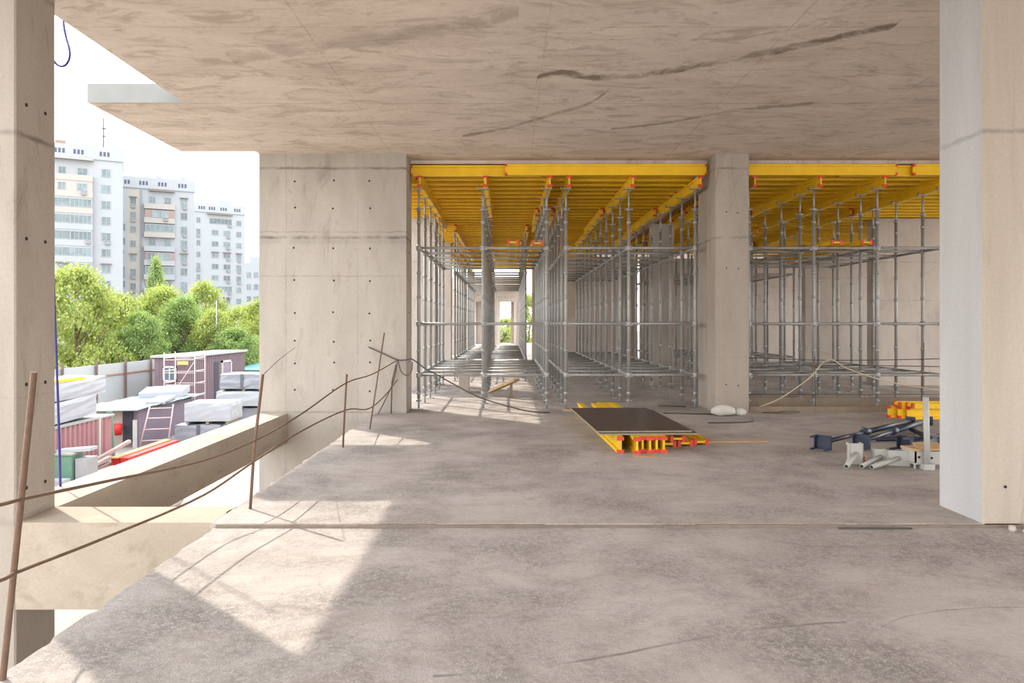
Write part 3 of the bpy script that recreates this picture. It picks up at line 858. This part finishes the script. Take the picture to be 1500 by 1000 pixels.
# ------------------------------------------------------------------ yard
FX, FZT = -22.7, -0.68
t = thing('boundary_fence', 'long pale sheet fence with rusty posts behind the yard', 'fence', (FX, 46, GZ))
MB().box(FX-0.05, 24, GZ, FX, 75, FZT).build('fence_sheet', M['fence'], t)
MB().box(FX, 24, -1.35, FX+0.06, 75, -1.27).box(FX, 24, -3.0, FX+0.06, 75, -2.92).build('rail', M['fencerail'], t)
yy = 27.3
while yy < 75:
    MB().box(FX+0.06, yy-0.05, GZ, FX+0.16, yy+0.05, FZT+0.28).build('post', M['fencepost'], t)
    yy += 3.0
def corr(mb, p0, p1, z0, z1, pitch, depth, out):
    """corrugated sheet from p0 to p1 in plan, out = outward direction"""
    p0, p1, out = Vector(p0), Vector(p1), Vector(out)
    L = (p1-p0).length; n = max(2, int(L/pitch))
    d = (p1-p0).normalized()
    pts = []
    for i in range(n):
        for fr, o in ((0,0),(0.35,0),(0.5,1),(0.85,1)):
            q = p0 + d*(i+fr)*L/n + out*o*depth
            pts.append((q.x, q.y))
    pts.append((p1.x, p1.y))
    b = len(mb.v); k = len(pts)
    for z in (z0, z1):
        for q in pts: mb.v.append(Vector((q[0], q[1], z)))
    for i in range(k-1):
        mb.face((b+i, b+i+1, b+k+i+1, b+k+i))
    return mb
# purple cabin
t = thing('site_cabin', 'purple corrugated site cabin with white roof by the fence', 'cabin', (-19.5, 46, GZ))
x0, x1, y0, y1, z1 = -20.5, -18.7, 41.5, 50.7, -0.36
mb = MB().box(x0, y0, GZ, x1, y1, z1)
corr(mb, (x1+0.005, y0), (x1+0.005, y1), GZ, z1, 0.28, 0.05, (1,0))if False else corr(mb, (x1+0.005, y0, 0), (x1+0.005, y1, 0), GZ, z1, 0.28, 0.05, (1,0,0))
corr(mb, (x0, y0-0.005, 0), (x1, y0-0.005, 0), GZ, z1, 0.28, 0.03, (0,-1,0))
mb.build('cabin_body', M['purple'], t)
MB().box(x0-0.15, y0-0.2, z1, x1+0.2, y1+0.1, z1+0.12).build('roof', M['roofwhite'], t)
wz = MB()
for (a0, a1, b0, b1) in ((-19.95,-19.85,-1.75,-0.85), (-19.3,-19.2,-1.75,-0.85), (-19.95,-19.2,-0.95,-0.85), (-19.95,-19.2,-1.75,-1.65), (-19.6,-19.55,-1.7,-0.9)):
    wz.box(a0, y0-0.14, b0, a1, y0-0.03, b1)
wo = wz.build('window', M['whitemetal'], t)
MB().box(-19.86, y0-0.10, -1.66, -19.29, y0-0.04, -0.94).build('pane', M['glassdark'], wo)
MB().box(x1+0.03, 45.4, -3.3, x1+0.08, 46.0, -0.82).build('door_opening', M['doordark'], t)
do = MB()
for (c0, c1, d0, d1) in ((46.5,46.62,-3.3,-0.8),(47.98,48.1,-3.3,-0.8),(46.5,48.1,-0.92,-0.8),(46.5,48.1,-3.3,-3.18)):
    do.box(x1+0.03, c0, d0, x1+0.14, c1, d1)
dd = do.build('door', M['whitemetal'], t)
MB().box(x1+0.04, 46.62, -3.18, x1+0.10, 47.98, -0.92).build('door_leaf', M['purplewall'], dd)
tag(MB().box(-19.0, 41.1, -0.75, -18.4, 41.16, -0.55).build('sign_board', simple('sign_yellow', (0.55,0.45,0.12), 0.6)), 'small plain yellow board on the scaffold tower by the purple cabin', 'board')
# low hut
t = thing('low_hut', 'low mauve hut with pale blue sheet roof in front of the fence', 'hut', (-16.4, 32, GZ))
MB().box(-17.6, 29.62, GZ, -15.3, 34.5, -1.98).build('hut_wall', M['purplewall'], t)
MB().box(-17.6, 29.56, GZ, -15.92, 29.62, -1.98).build('front_panel', M['palebeige'], t)
MB().box(-15.86, 29.55, -3.3, -15.52, 29.63, -2.02).build('doorway', M['doordark'], t)
MB().box(-15.42, 29.40, GZ, -15.28, 29.5, -2.35).build('door_post', M['whitemetal'], t)
rm = MB()
for i in range(5):
    a0 = 29.2 + i*1.25
    rm.obox((-16.6, a0+0.7, -1.93+0.02*(i%2)), (1.5,0,0.03), (0,0.75,0.03), (0,0,0.015))
rm.build('roof_sheet', M['roofblue'], t)
tag(MB().obox((-16.6, 34.6, -1.70), (1.0,0.1,0.05), (-0.1,0.6,0.1), (0,0,0.16)).build('white_slab', M['wrap']), 'white slab lying on the far end of the hut roof', 'slab')
tag(MB().obox((-15.6, 32.2, -1.82), (0.35,0.1,0.0), (-0.2,1.0,0.04), (0,0,0.06)).build('loose_sheet', M['roofwhite']), 'white sheet lying on the near side of the hut roof', 'panel')
tag(MB().tube([(-15.96,29.3,-2.95),(-15.96,29.3,-2.5)], [0.13,0.17], 14).build('red_bucket', M['red']), 'red bucket by the front of the low hut', 'bucket')
# pink corrugated container with white bundles
t = thing('pink_container', 'pinkish corrugated container carrying white bundles at the left of the yard', 'container', (-16, 23.5, GZ))
mb = MB().box(-17.2, 18.5, GZ, -14.95, 27.0, -1.86)
corr(mb, (-14.94, 18.5, 0), (-14.94, 26.6, 0), GZ, -1.86, 0.27, 0.06, (1,0,0))
mb.build('container_body', M['pink'], t)
MB().box(-14.96, 26.0, GZ, -14.84, 26.1, -1.83).build('corner_post', M['whitemetal'], t)
MB().box(-17.25, 18.4, -1.86, -14.86, 27.05, -1.80).build('roof_sheet', M['roofwhite'], t)
def bundle(c, half, name, mat, label, cat, rz=0.0, tilt=0.0, jit=0.03, seed=1, group=None, strap=None, base=None):
    r = random.Random(seed); c = Vector(c)
    hx, hy, hz = half; mb = MB()
    nx, ny, nz = 6, 8, 5
    R = Matrix.Rotation(rz, 3, 'Z') @ Matrix.Rotation(tilt, 3, 'X')
    idx = {}
    def vert(i, j, k):
        if (i,j,k) in idx: return idx[i,j,k]
        p = Vector(((i/nx*2-1)*hx, (j/ny*2-1)*hy, (k/nz*2-1)*hz))
        # rounded edges
        ex = (i in (0,nx)) + (j in (0,ny)) + (k in (0,nz))
        if ex >= 2: p = Vector((p.x*(1-0.03), p.y*(1-0.02), p.z*(1-0.04)))
        if k > 0: p += Vector((r.uniform(-jit,jit), r.uniform(-jit,jit), r.uniform(-jit,jit)))
        mb.v.append(c + R @ p); idx[i,j,k] = len(mb.v)-1
        return idx[i,j,k]
    for i in range(nx):
        for j in range(ny):
            mb.face((vert(i,j,0),vert(i,j+1,0),vert(i+1,j+1,0),vert(i+1,j,0)))
            mb.face((vert(i,j,nz),vert(i+1,j,nz),vert(i+1,j+1,nz),vert(i,j+1,nz)))
    for i in range(nx):
        for k in range(nz):
            mb.face((vert(i,0,k),vert(i+1,0,k),vert(i+1,0,k+1),vert(i,0,k+1)))
            mb.face((vert(i,ny,k),vert(i,ny,k+1),vert(i+1,ny,k+1),vert(i+1,ny,k)))
    for j in range(ny):
        for k in range(nz):
            mb.face((vert(0,j,k),vert(0,j,k+1),vert(0,j+1,k+1),vert(0,j+1,k)))
            mb.face((vert(nx,j,k),vert(nx,j+1,k),vert(nx,j+1,k+1),vert(nx,j,k+1)))
    if base is None and strap is None:
        return tag(mb.build(name, mat), label, cat, group)
    t = thing(name, label, cat, (c.x, c.y, c.z-hz), group)
    mb.build('wrapped_load', mat, t)
    if strap is not None:
        for sx in strap:
            MB().obox(c + R @ Vector((sx*hx, -hy-0.02, 0)), R @ Vector((0.07,0,0)), R @ Vector((0,0.02,0)), (0,0,hz)).build('strap', M['strap'], t)
    if base:
        pb = MB()
        for kx in (-0.85, 0, 0.85):
            pb.obox(c + R @ Vector((kx*hx, 0, -hz-0.05)), R @ Vector((0.06,0,0)), R @ Vector((0,hy*0.95,0)), (0,0,0.05))
        pb.build('pallet', M['oldwood'], t)
    return t
bundle((-15.75, 22.6, -1.42), (0.75, 3.6, 0.37), 'white_bundle', M['wrap'], 'lower white wrapped bundle on the pink container', 'bundle', 0, 0.03, 0.018, 2)
bundle((-15.75, 23.0, -0.68), (0.75, 3.8, 0.33), 'white_bundle', M['wrap'], 'upper white wrapped bundle stacked above the other on the pink container', 'bundle', 0, 0.01, 0.018, 3)
tag(MB().box(-15.6, 23.0, -0.36, -15.0, 25.4, -0.28).build('yellow_board', M['yellow']), 'yellow board lying on the upper white bundle', 'board')
# wrapped pallets
bundle((-13.25, 31.3, -3.06), (0.98, 0.8, 0.36), 'pallet_load', M['wrapgrey'], 'grey film-wrapped pallet load on the yard ground, lower of the near stack', 'pallet', 0.0, 0, 0.02, 4, None, (0.05,), True)
bundle((-12.9, 31.4, -2.18), (0.98, 0.85, 0.40), 'pallet_load', M['wrap'], 'pale wrapped pallet load on top of the near stack', 'pallet', 0.05, 0, 0.012, 5, None, None, True)
bundle((-12.7, 35.2, -2.92), (0.85, 0.8, 0.48), 'pallet_load', M['wrapgrey'], 'grey wrapped pallet load at the bottom of the far stack', 'pallet', 0.0, 0, 0.02, 6, None, None, True)
bundle((-12.8, 35.0, -1.98), (1.2, 0.8, 0.36), 'pallet_load', M['wrap'], 'pale wrapped pallet load in the middle of the far stack', 'pallet', 0.03, 0, 0.012, 7, None, None, True)
bundle((-12.65, 35.0, -1.16), (1.15, 0.8, 0.36), 'pallet_load', M['wrapgrey'], 'topmost wrapped pallet load of the far stack, with rounded film sides', 'pallet', -0.02, 0, 0.025, 8, None, (-0.05,), True)
# scaffold tower and ladder frames in the yard
t = thing('tube_tower', 'pinkish tubular tower standing against the purple cabin', 'scaffold', (-17.3, 39.2, GZ))
tx = (-18.55, -16.9); ty = (38.6, 39.9)
for xx in tx:
    for yy in ty:
        MB().tube([(xx,yy,GZ),(xx,yy,0.05)], 0.028, 6).build('upright', M['pinkpipe'], t)
mb = MB()
for z in (-3.0, -2.35, -1.7, -1.05, -0.35):
    for yy in ty: mb.tube([(tx[0],yy,z),(tx[1],yy,z)], 0.022, 6)
    for xx in tx: mb.tube([(xx,ty[0],z+0.1),(xx,ty[1],z+0.1)], 0.03, 6)
mb.build('rung', M['pinkpipe'], t)
MB().tube([(tx[0],ty[0],-2.9),(tx[1],ty[0],-0.4)], 0.02, 6).build('brace', M['pinkpipe'], t)
t = thing('ladder_frame', 'thin tubular ladder frame leaning before the mauve hut', 'ladder', (-14.7, 29.0, GZ))
MB().tube([(-14.95,29.0,GZ),(-14.55,29.1,-1.7)], 0.03, 6).tube([(-13.95,29.3,GZ),(-13.75,29.4,-1.7)], 0.03, 6).build('upright', M['pinkpipe'], t)
mb = MB()
for fz in (0.2, 0.45, 0.7, 0.92):
    mb.tube([Vector((-14.95,29.0,GZ)).lerp(Vector((-14.55,29.1,-1.7)), fz), Vector((-13.95,29.3,GZ)).lerp(Vector((-13.75,29.4,-1.7)), fz)], 0.025, 6)
mb.build('rung', M['pinkpipe'], t)
# red boards
for k, (xx, zz, mt, nm) in enumerate([(-13.55, -3.38, 'red', 'lower left'), (-13.25, -3.38, 'red', 'lower right'), (-13.55, -3.14, 'red', 'upper left'), (-13.25, -3.14, 'red', 'upper right')]):
    tag(MB().obox((xx, 26.6, zz), (0.14,0,0), (0.0,1.9,0), (0,0,0.118)).build('painted_beam', M[mt]), '%s beam of the bright red pile in the yard, %s one' % ('orange topped' if mt == 'orange' else 'red', nm), 'beam', 'bright red beam pile', 'thing')
tag(MB().obox((-13.52, 26.5, -3.0), (0.13,0,0), (0.0,1.95,0), (0,0,0.02)).build('orange_board', M['orange']), 'thin orange board lying on top of the bright red pile', 'board')
for k, (a, b_, r_) in enumerate([((-14.3,22.9,-3.4),(-13.7,25.6,-3.2),0.2), ((-14.0,23.0,-3.3),(-13.9,25.0,-3.05),0.15), ((-14.6,24.0,-3.4),(-13.9,26.3,-2.7),0.14), ((-13.8,22.6,-3.4),(-13.5,24.6,-3.3),0.2)]):
    tag(MB().bar(a, b_, r_, 0.1).build('broken_board', M['rubble']), ['broad', 'narrow', 'steeply tilted', 'low lying'][k] + ' broken pinkish board in the rubbish beside the red beams', 'board', 'rubbish boards')
# cabinet, air conditioner and panel
t = thing('green_cabinet', 'green metal cabinet standing before the pink container', 'cabinet', (-13.75, 22.0, GZ))
MB().box(-14.1, 21.9, GZ, -13.35, 22.5, -2.42).build('cabinet_body', M['green'], t)
MB().box(-14.14, 21.86, -2.42, -13.31, 22.54, -2.36).build('cabinet_top', M['palebeige'], t)
t = thing('air_conditioner', 'white outdoor air conditioner box before the green cabinet', 'air conditioner', (-13.5, 21.5, GZ))
MB().box(-13.7, 21.3, GZ, -13.2, 21.6, -3.05).build('casing', M['wrap'], t)
MB().box(-13.66, 21.28, -3.45, -13.24, 21.3, -3.1).build('grille', M['greypanel'], t)
tag(MB().box(-13.30, 22.0, GZ, -12.95, 22.6, -2.55).build('grey_crate', M['greypanel']), 'tall grey crate right of the green cabinet', 'crate')
tag(MB().obox((-13.4,22.25,-2.30),(0.5,0.05,0.03),(0,0.2,0),(0,0,0.05)).build('scrap_sheet', M['wrap']), 'pale scrap lying on the green cabinet', 'scrap')
rod('blue_pipe', [(-14.6, 21.7, -2.4), (-13.9, 22.0, -2.35)], 0.06, M['roofblue'], 'blue pipe beside the top of the green cabinet', 'pipe')
# green gate leaf leaning at the container end
tag(MB().obox((-15.15, 27.3, -2.6), (0.07,0.05,0), (0,0.04,0), (-0.06,0,0.85)).build('green_door', M['green']), 'narrow green door leaning at the end of the pink container', 'door')
# teal lean-to near the far pier
t = thing('teal_shed', 'teal roofed open shed between the cabin and the big left wall', 'shed', (-17.2, 52, GZ))
MB().obox((-17.4, 52, -1.55), (1.7,0,0), (0,1.4,0.15), (0,0,0.05)).build('roof', M['teal'], t)
for xx in (-18.9, -15.9):
    for yy in (50.9, 53.2):
        MB().box(xx-0.06, yy-0.06, GZ, xx+0.06, yy+0.06, -1.55).build('post', M['fencepost'], t)
MB().box(-18.9, 53.3, GZ, -15.9, 53.4, -1.6).build('back_wall', M['oldwood'], t)
rod('flag_pole', [P(317,500,55)*1.0 - Vector((0,0,3.0)), P(317,440,55)], 0.03, M['flag'], 'thin white pole rising before the trees', 'pole')
# rubble heap seen under the beam
rr = random.Random(11)
for k in range(26):
    x = rr.uniform(-9.5, -4.8); y = rr.uniform(14.0, 20)
    s_ = rr.uniform(0.08, 0.25)
    tag(blob((x, y, GZ+s_*0.55), s_*1.2, s_, s_*0.7, 50+k, 8, 5, 0.3).build('rubble_chunk', M['wallfar']), 'pale chunk of rubble on the yard ground under the edge beam', 'rubble', 'rubble chunks under the edge beam')
tag(MB().box(-7.7, 11.2, GZ, -7.4, 11.5, GZ+0.35).build('red_crate', M['red']), 'red crate on the ground below the cross beam', 'crate')

# ------------------------------------------------------------------ apartment blocks
def block(pl, Dl, yaw_deg, W, depth, ztop, floors_z, label, layout, left_extra=0.0, wings=()):
    """pl = pixel of the visible left edge; local x runs along the front"""
    o = Vector((PX(pl, Dl), Dl, GZ))
    a = math.radians(yaw_deg)
    t = thing('apartment_block', label, 'building', (o.x, o.y, GZ))
    t.rotation_euler = (0, 0, a)
    ORG[t.name] = Vector((0,0,GZ))            # parts are written in local coordinates
    H = ztop
    mb = MB().box(-left_extra, 0, GZ, W, depth, H)
    mb.build('wall', M['bwhite'], t)
    MB().box(-left_extra-0.1, -0.25, H-1.9, W+0.1, depth, H+0.5).build('parapet', M['bwhite'], t)
    layout(t, H, W, -left_extra)
    return t
def b_window(t, x0, x1, z0, z1, yf=0.0, bars=1, ac=False, awn=False):
    m = MB(); f = 0.07
    y0, y1 = yf-0.10, yf+0.02
    m.box(x0, y0, z0, x0+f, y1, z1).box(x1-f, y0, z0, x1, y1, z1).box(x0, y0, z0, x1, y1, z0+f).box(x0, y0, z1-f, x1, y1, z1)
    for k in range(bars):
        xx = x0 + (x1-x0)*(k+1)/(bars+1)
        m.box(xx-f/2, y0, z0, xx+f/2, y1, z1)
    w_ = m.build('window', M['bframe'], t)
    MB().box(x0+f, yf-0.05, z0+f, x1-f, yf+0.01, z1-f).build('pane', M['bglass'], w_)
    if ac:
        MB().box(x1-0.9, yf-0.45, z0-0.75, x1-0.1, yf-0.02, z0-0.12).build('air_conditioner', M['ac'], t)
    if awn:
        MB().box(x0-0.2, yf-0.5, z1+0.12, x1+0.2, yf, z1+0.22).build('awning', M['corn'], t)
def attic(t, xs, z, h, yf=-0.25):
    for xc in xs:
        m = MB()
        for k in (-1, 0, 1):
            m.box(xc+k*0.62-0.2, yf-0.02, z, xc+k*0.62+0.2, yf+0.02, z+h)
        m.build('attic_opening', M['bdark'], t)
rb = random.Random(5)
def lay1(t, H, W, x_left):
    attic(t, (-4.5, 1.2, 4.2, 8.4), H-1.2, 0.85)
    MB().box(x_left, -1.2, H-2.35, 6.6, 0, H-2.1).build('canopy', M['bcream'], t)
    for k in range(11):
        z = H - 5.1 - k*3.0
        # balcony slab band
        MB().box(x_left, -1.1, z-1.15, 6.5, 0, z-0.05).build('balcony', M['bwhite'] if k not in (0,1,2) else M['bcream'], t)
        if k in (0, 1, 8, 9):
            b_window(t, 1.0, 2.2, z, z+1.4, -0.0 if k == 0 else -1.0, 1)
            b_window(t, 4.0, 5.6, z, z+1.4, -0.0 if k == 0 else -1.0, 1, ac=(k==1))
            if k: MB().box(x_left, -1.0, z-0.06, 6.45, 0, z+1.9).build('loggia', M['bcream'] if k < 3 else M['bwhite'], t)
        elif k in (5, 6, 7) and k != 5:
            b_window(t, 0.9, 2.6, z, z+1.5, -1.0, 1, ac=True, awn=True)
            b_window(t, 3.2, 6.2, z, z+1.6, -1.0, 3)
            MB().box(x_left, -1.0, z-0.06, 6.45, 0, z+1.9).build('loggia', M['bwhite'], t)
        else:
            b_window(t, x_left+0.2, 2.9, z, z+1.55, -1.0, 7)
            b_window(t, 2.95, 6.3, z, z+1.55, -1.0, 4, ac=rb.random() < .6)
            MB().box(x_left, -1.0, z-0.06, 6.45, 0, z+1.9).build('loggia', M['bwhite'], t)
        b_window(t, 7.9, 9.4, z+0.1, z+1.6, 0.0, 1, ac=rb.random() < .5, awn=(k in (6,)))
def lay2(t, H, W, x_left):
    attic(t, (1.6, 5.0, 8.6, 12.5), H-1.2, 0.85)
    attic(t, (-1.8,), H-1.2, 0.85)
    MB().box(6.0, -0.9, H-2.35, 11.0, 0, H-2.15).build('canopy', M['corn'], t)
    MB().box(-3.0, -0.9, H-2.35, 1.0, 0, H-2.15).build('canopy', M['bcream'], t)
    MB().box(4.35, -0.12, GZ, 4.75, 0, H-2.2).build('downpipe', M['ac'], t)
    for k in range(9):
        z = H - 5.0 - k*3.0
        b_window(t, -0.2 if k not in (2,3,5,6,7) else -0.8, 1.2 if k not in (2,3,5,6,7) else 1.6, z, z+1.45, 0, 1 if k not in (2,) else 3, ac=(k in (4,5)), awn=(k == 4))
        b_window(t, 2.5, 3.6, z-0.4, z+1.0, 0, 1, ac=rb.random() < .6, awn=(k in (0,4)))
        MB().box(5.1, -1.0, z-1.2, 11.0, 0, z-0.1).build('balcony', M['bwhite'] if k > 2 else M['bcream'], t)
        if k in (1, 4):
            MB().box(5.3, -0.95, z-0.1, 10.9, 0, z+1.6).build('loggia', M['bpink'], t)
            b_window(t, 6.6 if k == 1 else 5.8, 9.8 if k == 1 else 7.2, z, z+1.5, -0.95, 4 if k == 1 else 1, ac=True)
            if k == 4: b_window(t, 7.8, 10.2, z, z+1.5, -0.95, 2)
        elif k in (2, 5):
            MB().box(5.3, -0.95, z-0.1, 10.9, 0, z+1.6).build('loggia', M['bwhite'], t)
            b_window(t, 5.4, 10.8, z, z+1.5, -0.95, 5)
        else:
            b_window(t, 6.0, 7.3, z, z+1.5, 0, 1, ac=(k == 0))
            b_window(t, 9.0, 10.3, z, z+1.5, 0, 1, ac=True)
        b_window(t, 12.2, 13.5, z-0.1, z+1.45, 0, 1, ac=rb.random() < .7, awn=(k in (0,4)))
def lay3(t, H, W, x_left):
    attic(t, (1.6, 4.2, 7.2, 10.8), H-1.2, 0.85)
    MB().box(3.0, -0.9, H-2.4, 9.6, 0, H-2.2).build('canopy', M['corn'], t)
    for k in range(8):
        z = H - 4.9 - k*3.1
        b_window(t, 0.3, 1.3, z, z+1.5, 0, 1, ac=rb.random() < .4)
        if k in (0, 6):
            b_window(t, 3.6, 9.4, z, z+1.5, 0, 5, ac=True)
        else:
            b_window(t, 4.2, 5.9, z, z+1.4, 0, 1, awn=(k in (3, 7)))
            b_window(t, 7.2, 9.0, z, z+1.4, 0, 1, ac=True, awn=(k in (3, 7)))
        b_window(t, 10.6, 11.9, z-0.2, z+1.3, 0, 1, ac=rb.random() < .5, awn=(k == 3))
b1 = block(76, 131, 28, 11.4, 11, 34.2, None, 'tallest white apartment block at the left, beside the left column', lay1, 7.0)
MB().tube([(8.2,1.0,34.0),(8.2,1.0,40.5)], 0.16, 6).box(7.9,0.7,38.5,8.6,1.3,38.65).box(7.9,0.7,37.0,8.7,1.2,37.15).build('antenna_mast', M['fencepost'], b1)
MB().box(0.3, 2.0, 34.0, 2.0, 4.0, 35.8).build('roof_housing', M['corn'], b1)
b2 = block(171, 150, 26, 14.9, 11, 32.2, None, 'middle white apartment block of the stepped row, with a cream strip', lay2, 3.0)
MB().box(1.9, -0.015, GZ, 4.3, 0.0, 30.0).build('cream_strip', M['bcream'], b2)
MB().tube([(8.0,-0.24,32.6),(8.0,2.0,32.6)], 0.7, 12).tube([(12.8,-0.24,32.6),(12.8,2.0,32.6)], 0.75, 12).build('roof_vault', M['bwhite'], b2)
b3 = block(286, 194, 32, 12.9, 11, 33.9, None, 'rightmost and farthest tall white apartment block of the stepped row', lay3, 3.0)
MB().box(6.5, 3, 33.9, 10, 6, 36.2).build('roof_housing', M['bwhite'], b3)
t = thing('apartment_block', 'low distant white building just left of the big concrete wall', 'building', (PX(358,240), 240, GZ))
ORG[t.name] = Vector((0,0,GZ))
MB().box(-1, 0, GZ, 9, 12, 22.0).box(0.5,3,22.0,4,6,24.2).build('wall', M['bwhite'], t)
for k in range(5):
    b_window(t, 0.8, 2.2, 17-k*4, 18.8-k*4, 0, 1)
    b_window(t, 3.2, 4.6, 17-k*4, 18.8-k*4, 0, 1)

# ------------------------------------------------------------------ trees
def crown_mesh(name, seed, n_leaf, conical=False):
    """foliage of unit height 1 and radius 0.5, many small leaf quads in clusters"""
    r = random.Random(seed); mb = MB()
    cl = []
    for k in range(70):
        z = r.uniform(0.05, 1.0)
        rad = (0.46*(1-z)**0.75 + 0.03) if conical else 0.46*math.sin(math.pi*min(1, 0.18+0.80*z))**0.6
        a = r.uniform(0, 2*math.pi)
        q = rad*math.sqrt(r.uniform(0.15, 1))
        cl.append(Vector((q*math.cos(a), q*math.sin(a), z*0.93)))
    for k in range(n_leaf):
        c = r.choice(cl)
        s = r.uniform(0.007, 0.015)
        d = Vector((r.gauss(0,1), r.gauss(0,1), r.gauss(0,0.75))) * 0.055
        p = c + d
        nrm = Vector((r.gauss(0,1), r.gauss(0,1), r.gauss(0.5,0.8))).normalized()
        u = nrm.orthogonal().normalized(); v = nrm.cross(u)
        b = len(mb.v)
        mb.v += [p-u*s*1.5, p-v*s*0.8, p+u*s*1.5, p+v*s*0.8]
        mb.face((b, b+1, b+2, b+3))
    return mb
CR = {}
for nm, sd, cone, mt in (('a', 21, False, 'leafA'), ('b', 22, False, 'leafA'), ('c', 23, False, 'leafB'), ('d', 24, True, 'leafB')):
    CR[nm] = crown_mesh('foliage', sd, 15000, cone).mesh('foliage', M[mt])
def trunk_mesh():
    mb = MB()
    mb.tube([(0,0,0),(0.01,0,0.3),(-0.01,0.01,0.62)], [0.022,0.017,0.008], 8)
    rt = random.Random(2)
    for k in range(7):
        z = 0.22 + 0.05*k; a = rt.uniform(0, 6.28)
        mb.tube([(0,0,z),(0.15*math.cos(a),0.15*math.sin(a),z+0.16),(0.26*math.cos(a),0.26*math.sin(a),z+0.32)], [0.010,0.007,0.003], 6)
    return mb.mesh('trunk', M['bark'])
ME_TRUNK = trunk_mesh()
def tree(X, Y, ztop, radius, kind, label, group='trees beyond the fence', rz=0.0, zb=0.12):
    H = ztop - GZ
    t = thing('tree', label, 'tree', (X, Y, GZ), group)
    f = link_mesh('foliage', CR[kind], t, (0,0,H*zb), (0,0,rz)); f.scale = (radius*2, radius*2, H*(1-zb))
    k = link_mesh('trunk', ME_TRUNK, t, (0,0,0), (0,0,rz)); k.scale = (H*0.8, H*0.8, H)
    return t
def ptree(px, D, ytop, wpx, kind, label, rz):
    tree(PX(px, D), D, EYE - (ytop-CY)/F*D, wpx/F*D/2, kind, label, rz=rz)
ptree(50, 50, 405, 110, 'b', 'leafy green tree beyond the fence, mostly behind the left column', 0.3)
ptree(112, 46, 390, 150, 'a', 'biggest bright green tree beyond the fence, next to the left column', 1.1)
ptree(172, 52, 428, 105, 'b', 'bushy green tree right of the biggest one beyond the fence', 2.0)
ptree(232, 60, 418, 120, 'a', 'yellow green tree in the middle of the row beyond the fence', 2.7)
ptree(228, 85, 378, 52, 'd', 'pointed darker tree rising before the middle apartment block', 0.4)
ptree(205, 50, 455, 90, 'c', 'lower dark green tree just behind the fence left of the purple cabin', 0.9)
ptree(270, 58, 432, 95, 'c', 'deep green tree right of the yellow green tree', 3.3)
ptree(300, 66, 412, 85, 'b', 'tall bright tree before the gap between the middle and right blocks', 4.0)
ptree(318, 56, 452, 80, 'a', 'lower bright green tree behind the purple cabin roof', 5.2)
ptree(352, 64, 448, 90, 'b', 'bright green tree left of the big concrete wall', 0.2)
ptree(385, 60, 436, 90, 'a', 'tree half hidden behind the big concrete wall', 1.7)
ptree(150, 58, 440, 110, 'c', 'dark green tree filling in behind the biggest tree', 5.6)
ptree(345, 54, 478, 80, 'c', 'dark low tree behind the far end of the purple cabin', 2.2)
ptree(738, 130, 466, 90, 'a', 'distant green tree at the bright end of the corridor', 0.6)
ptree(700, 135, 463, 80, 'c', 'distant dark tree left of the bright corridor end', 1.9)
ptree(775, 85, 430, 60, 'b', 'tree seen through the narrow gap right of the corridor', 2.9)
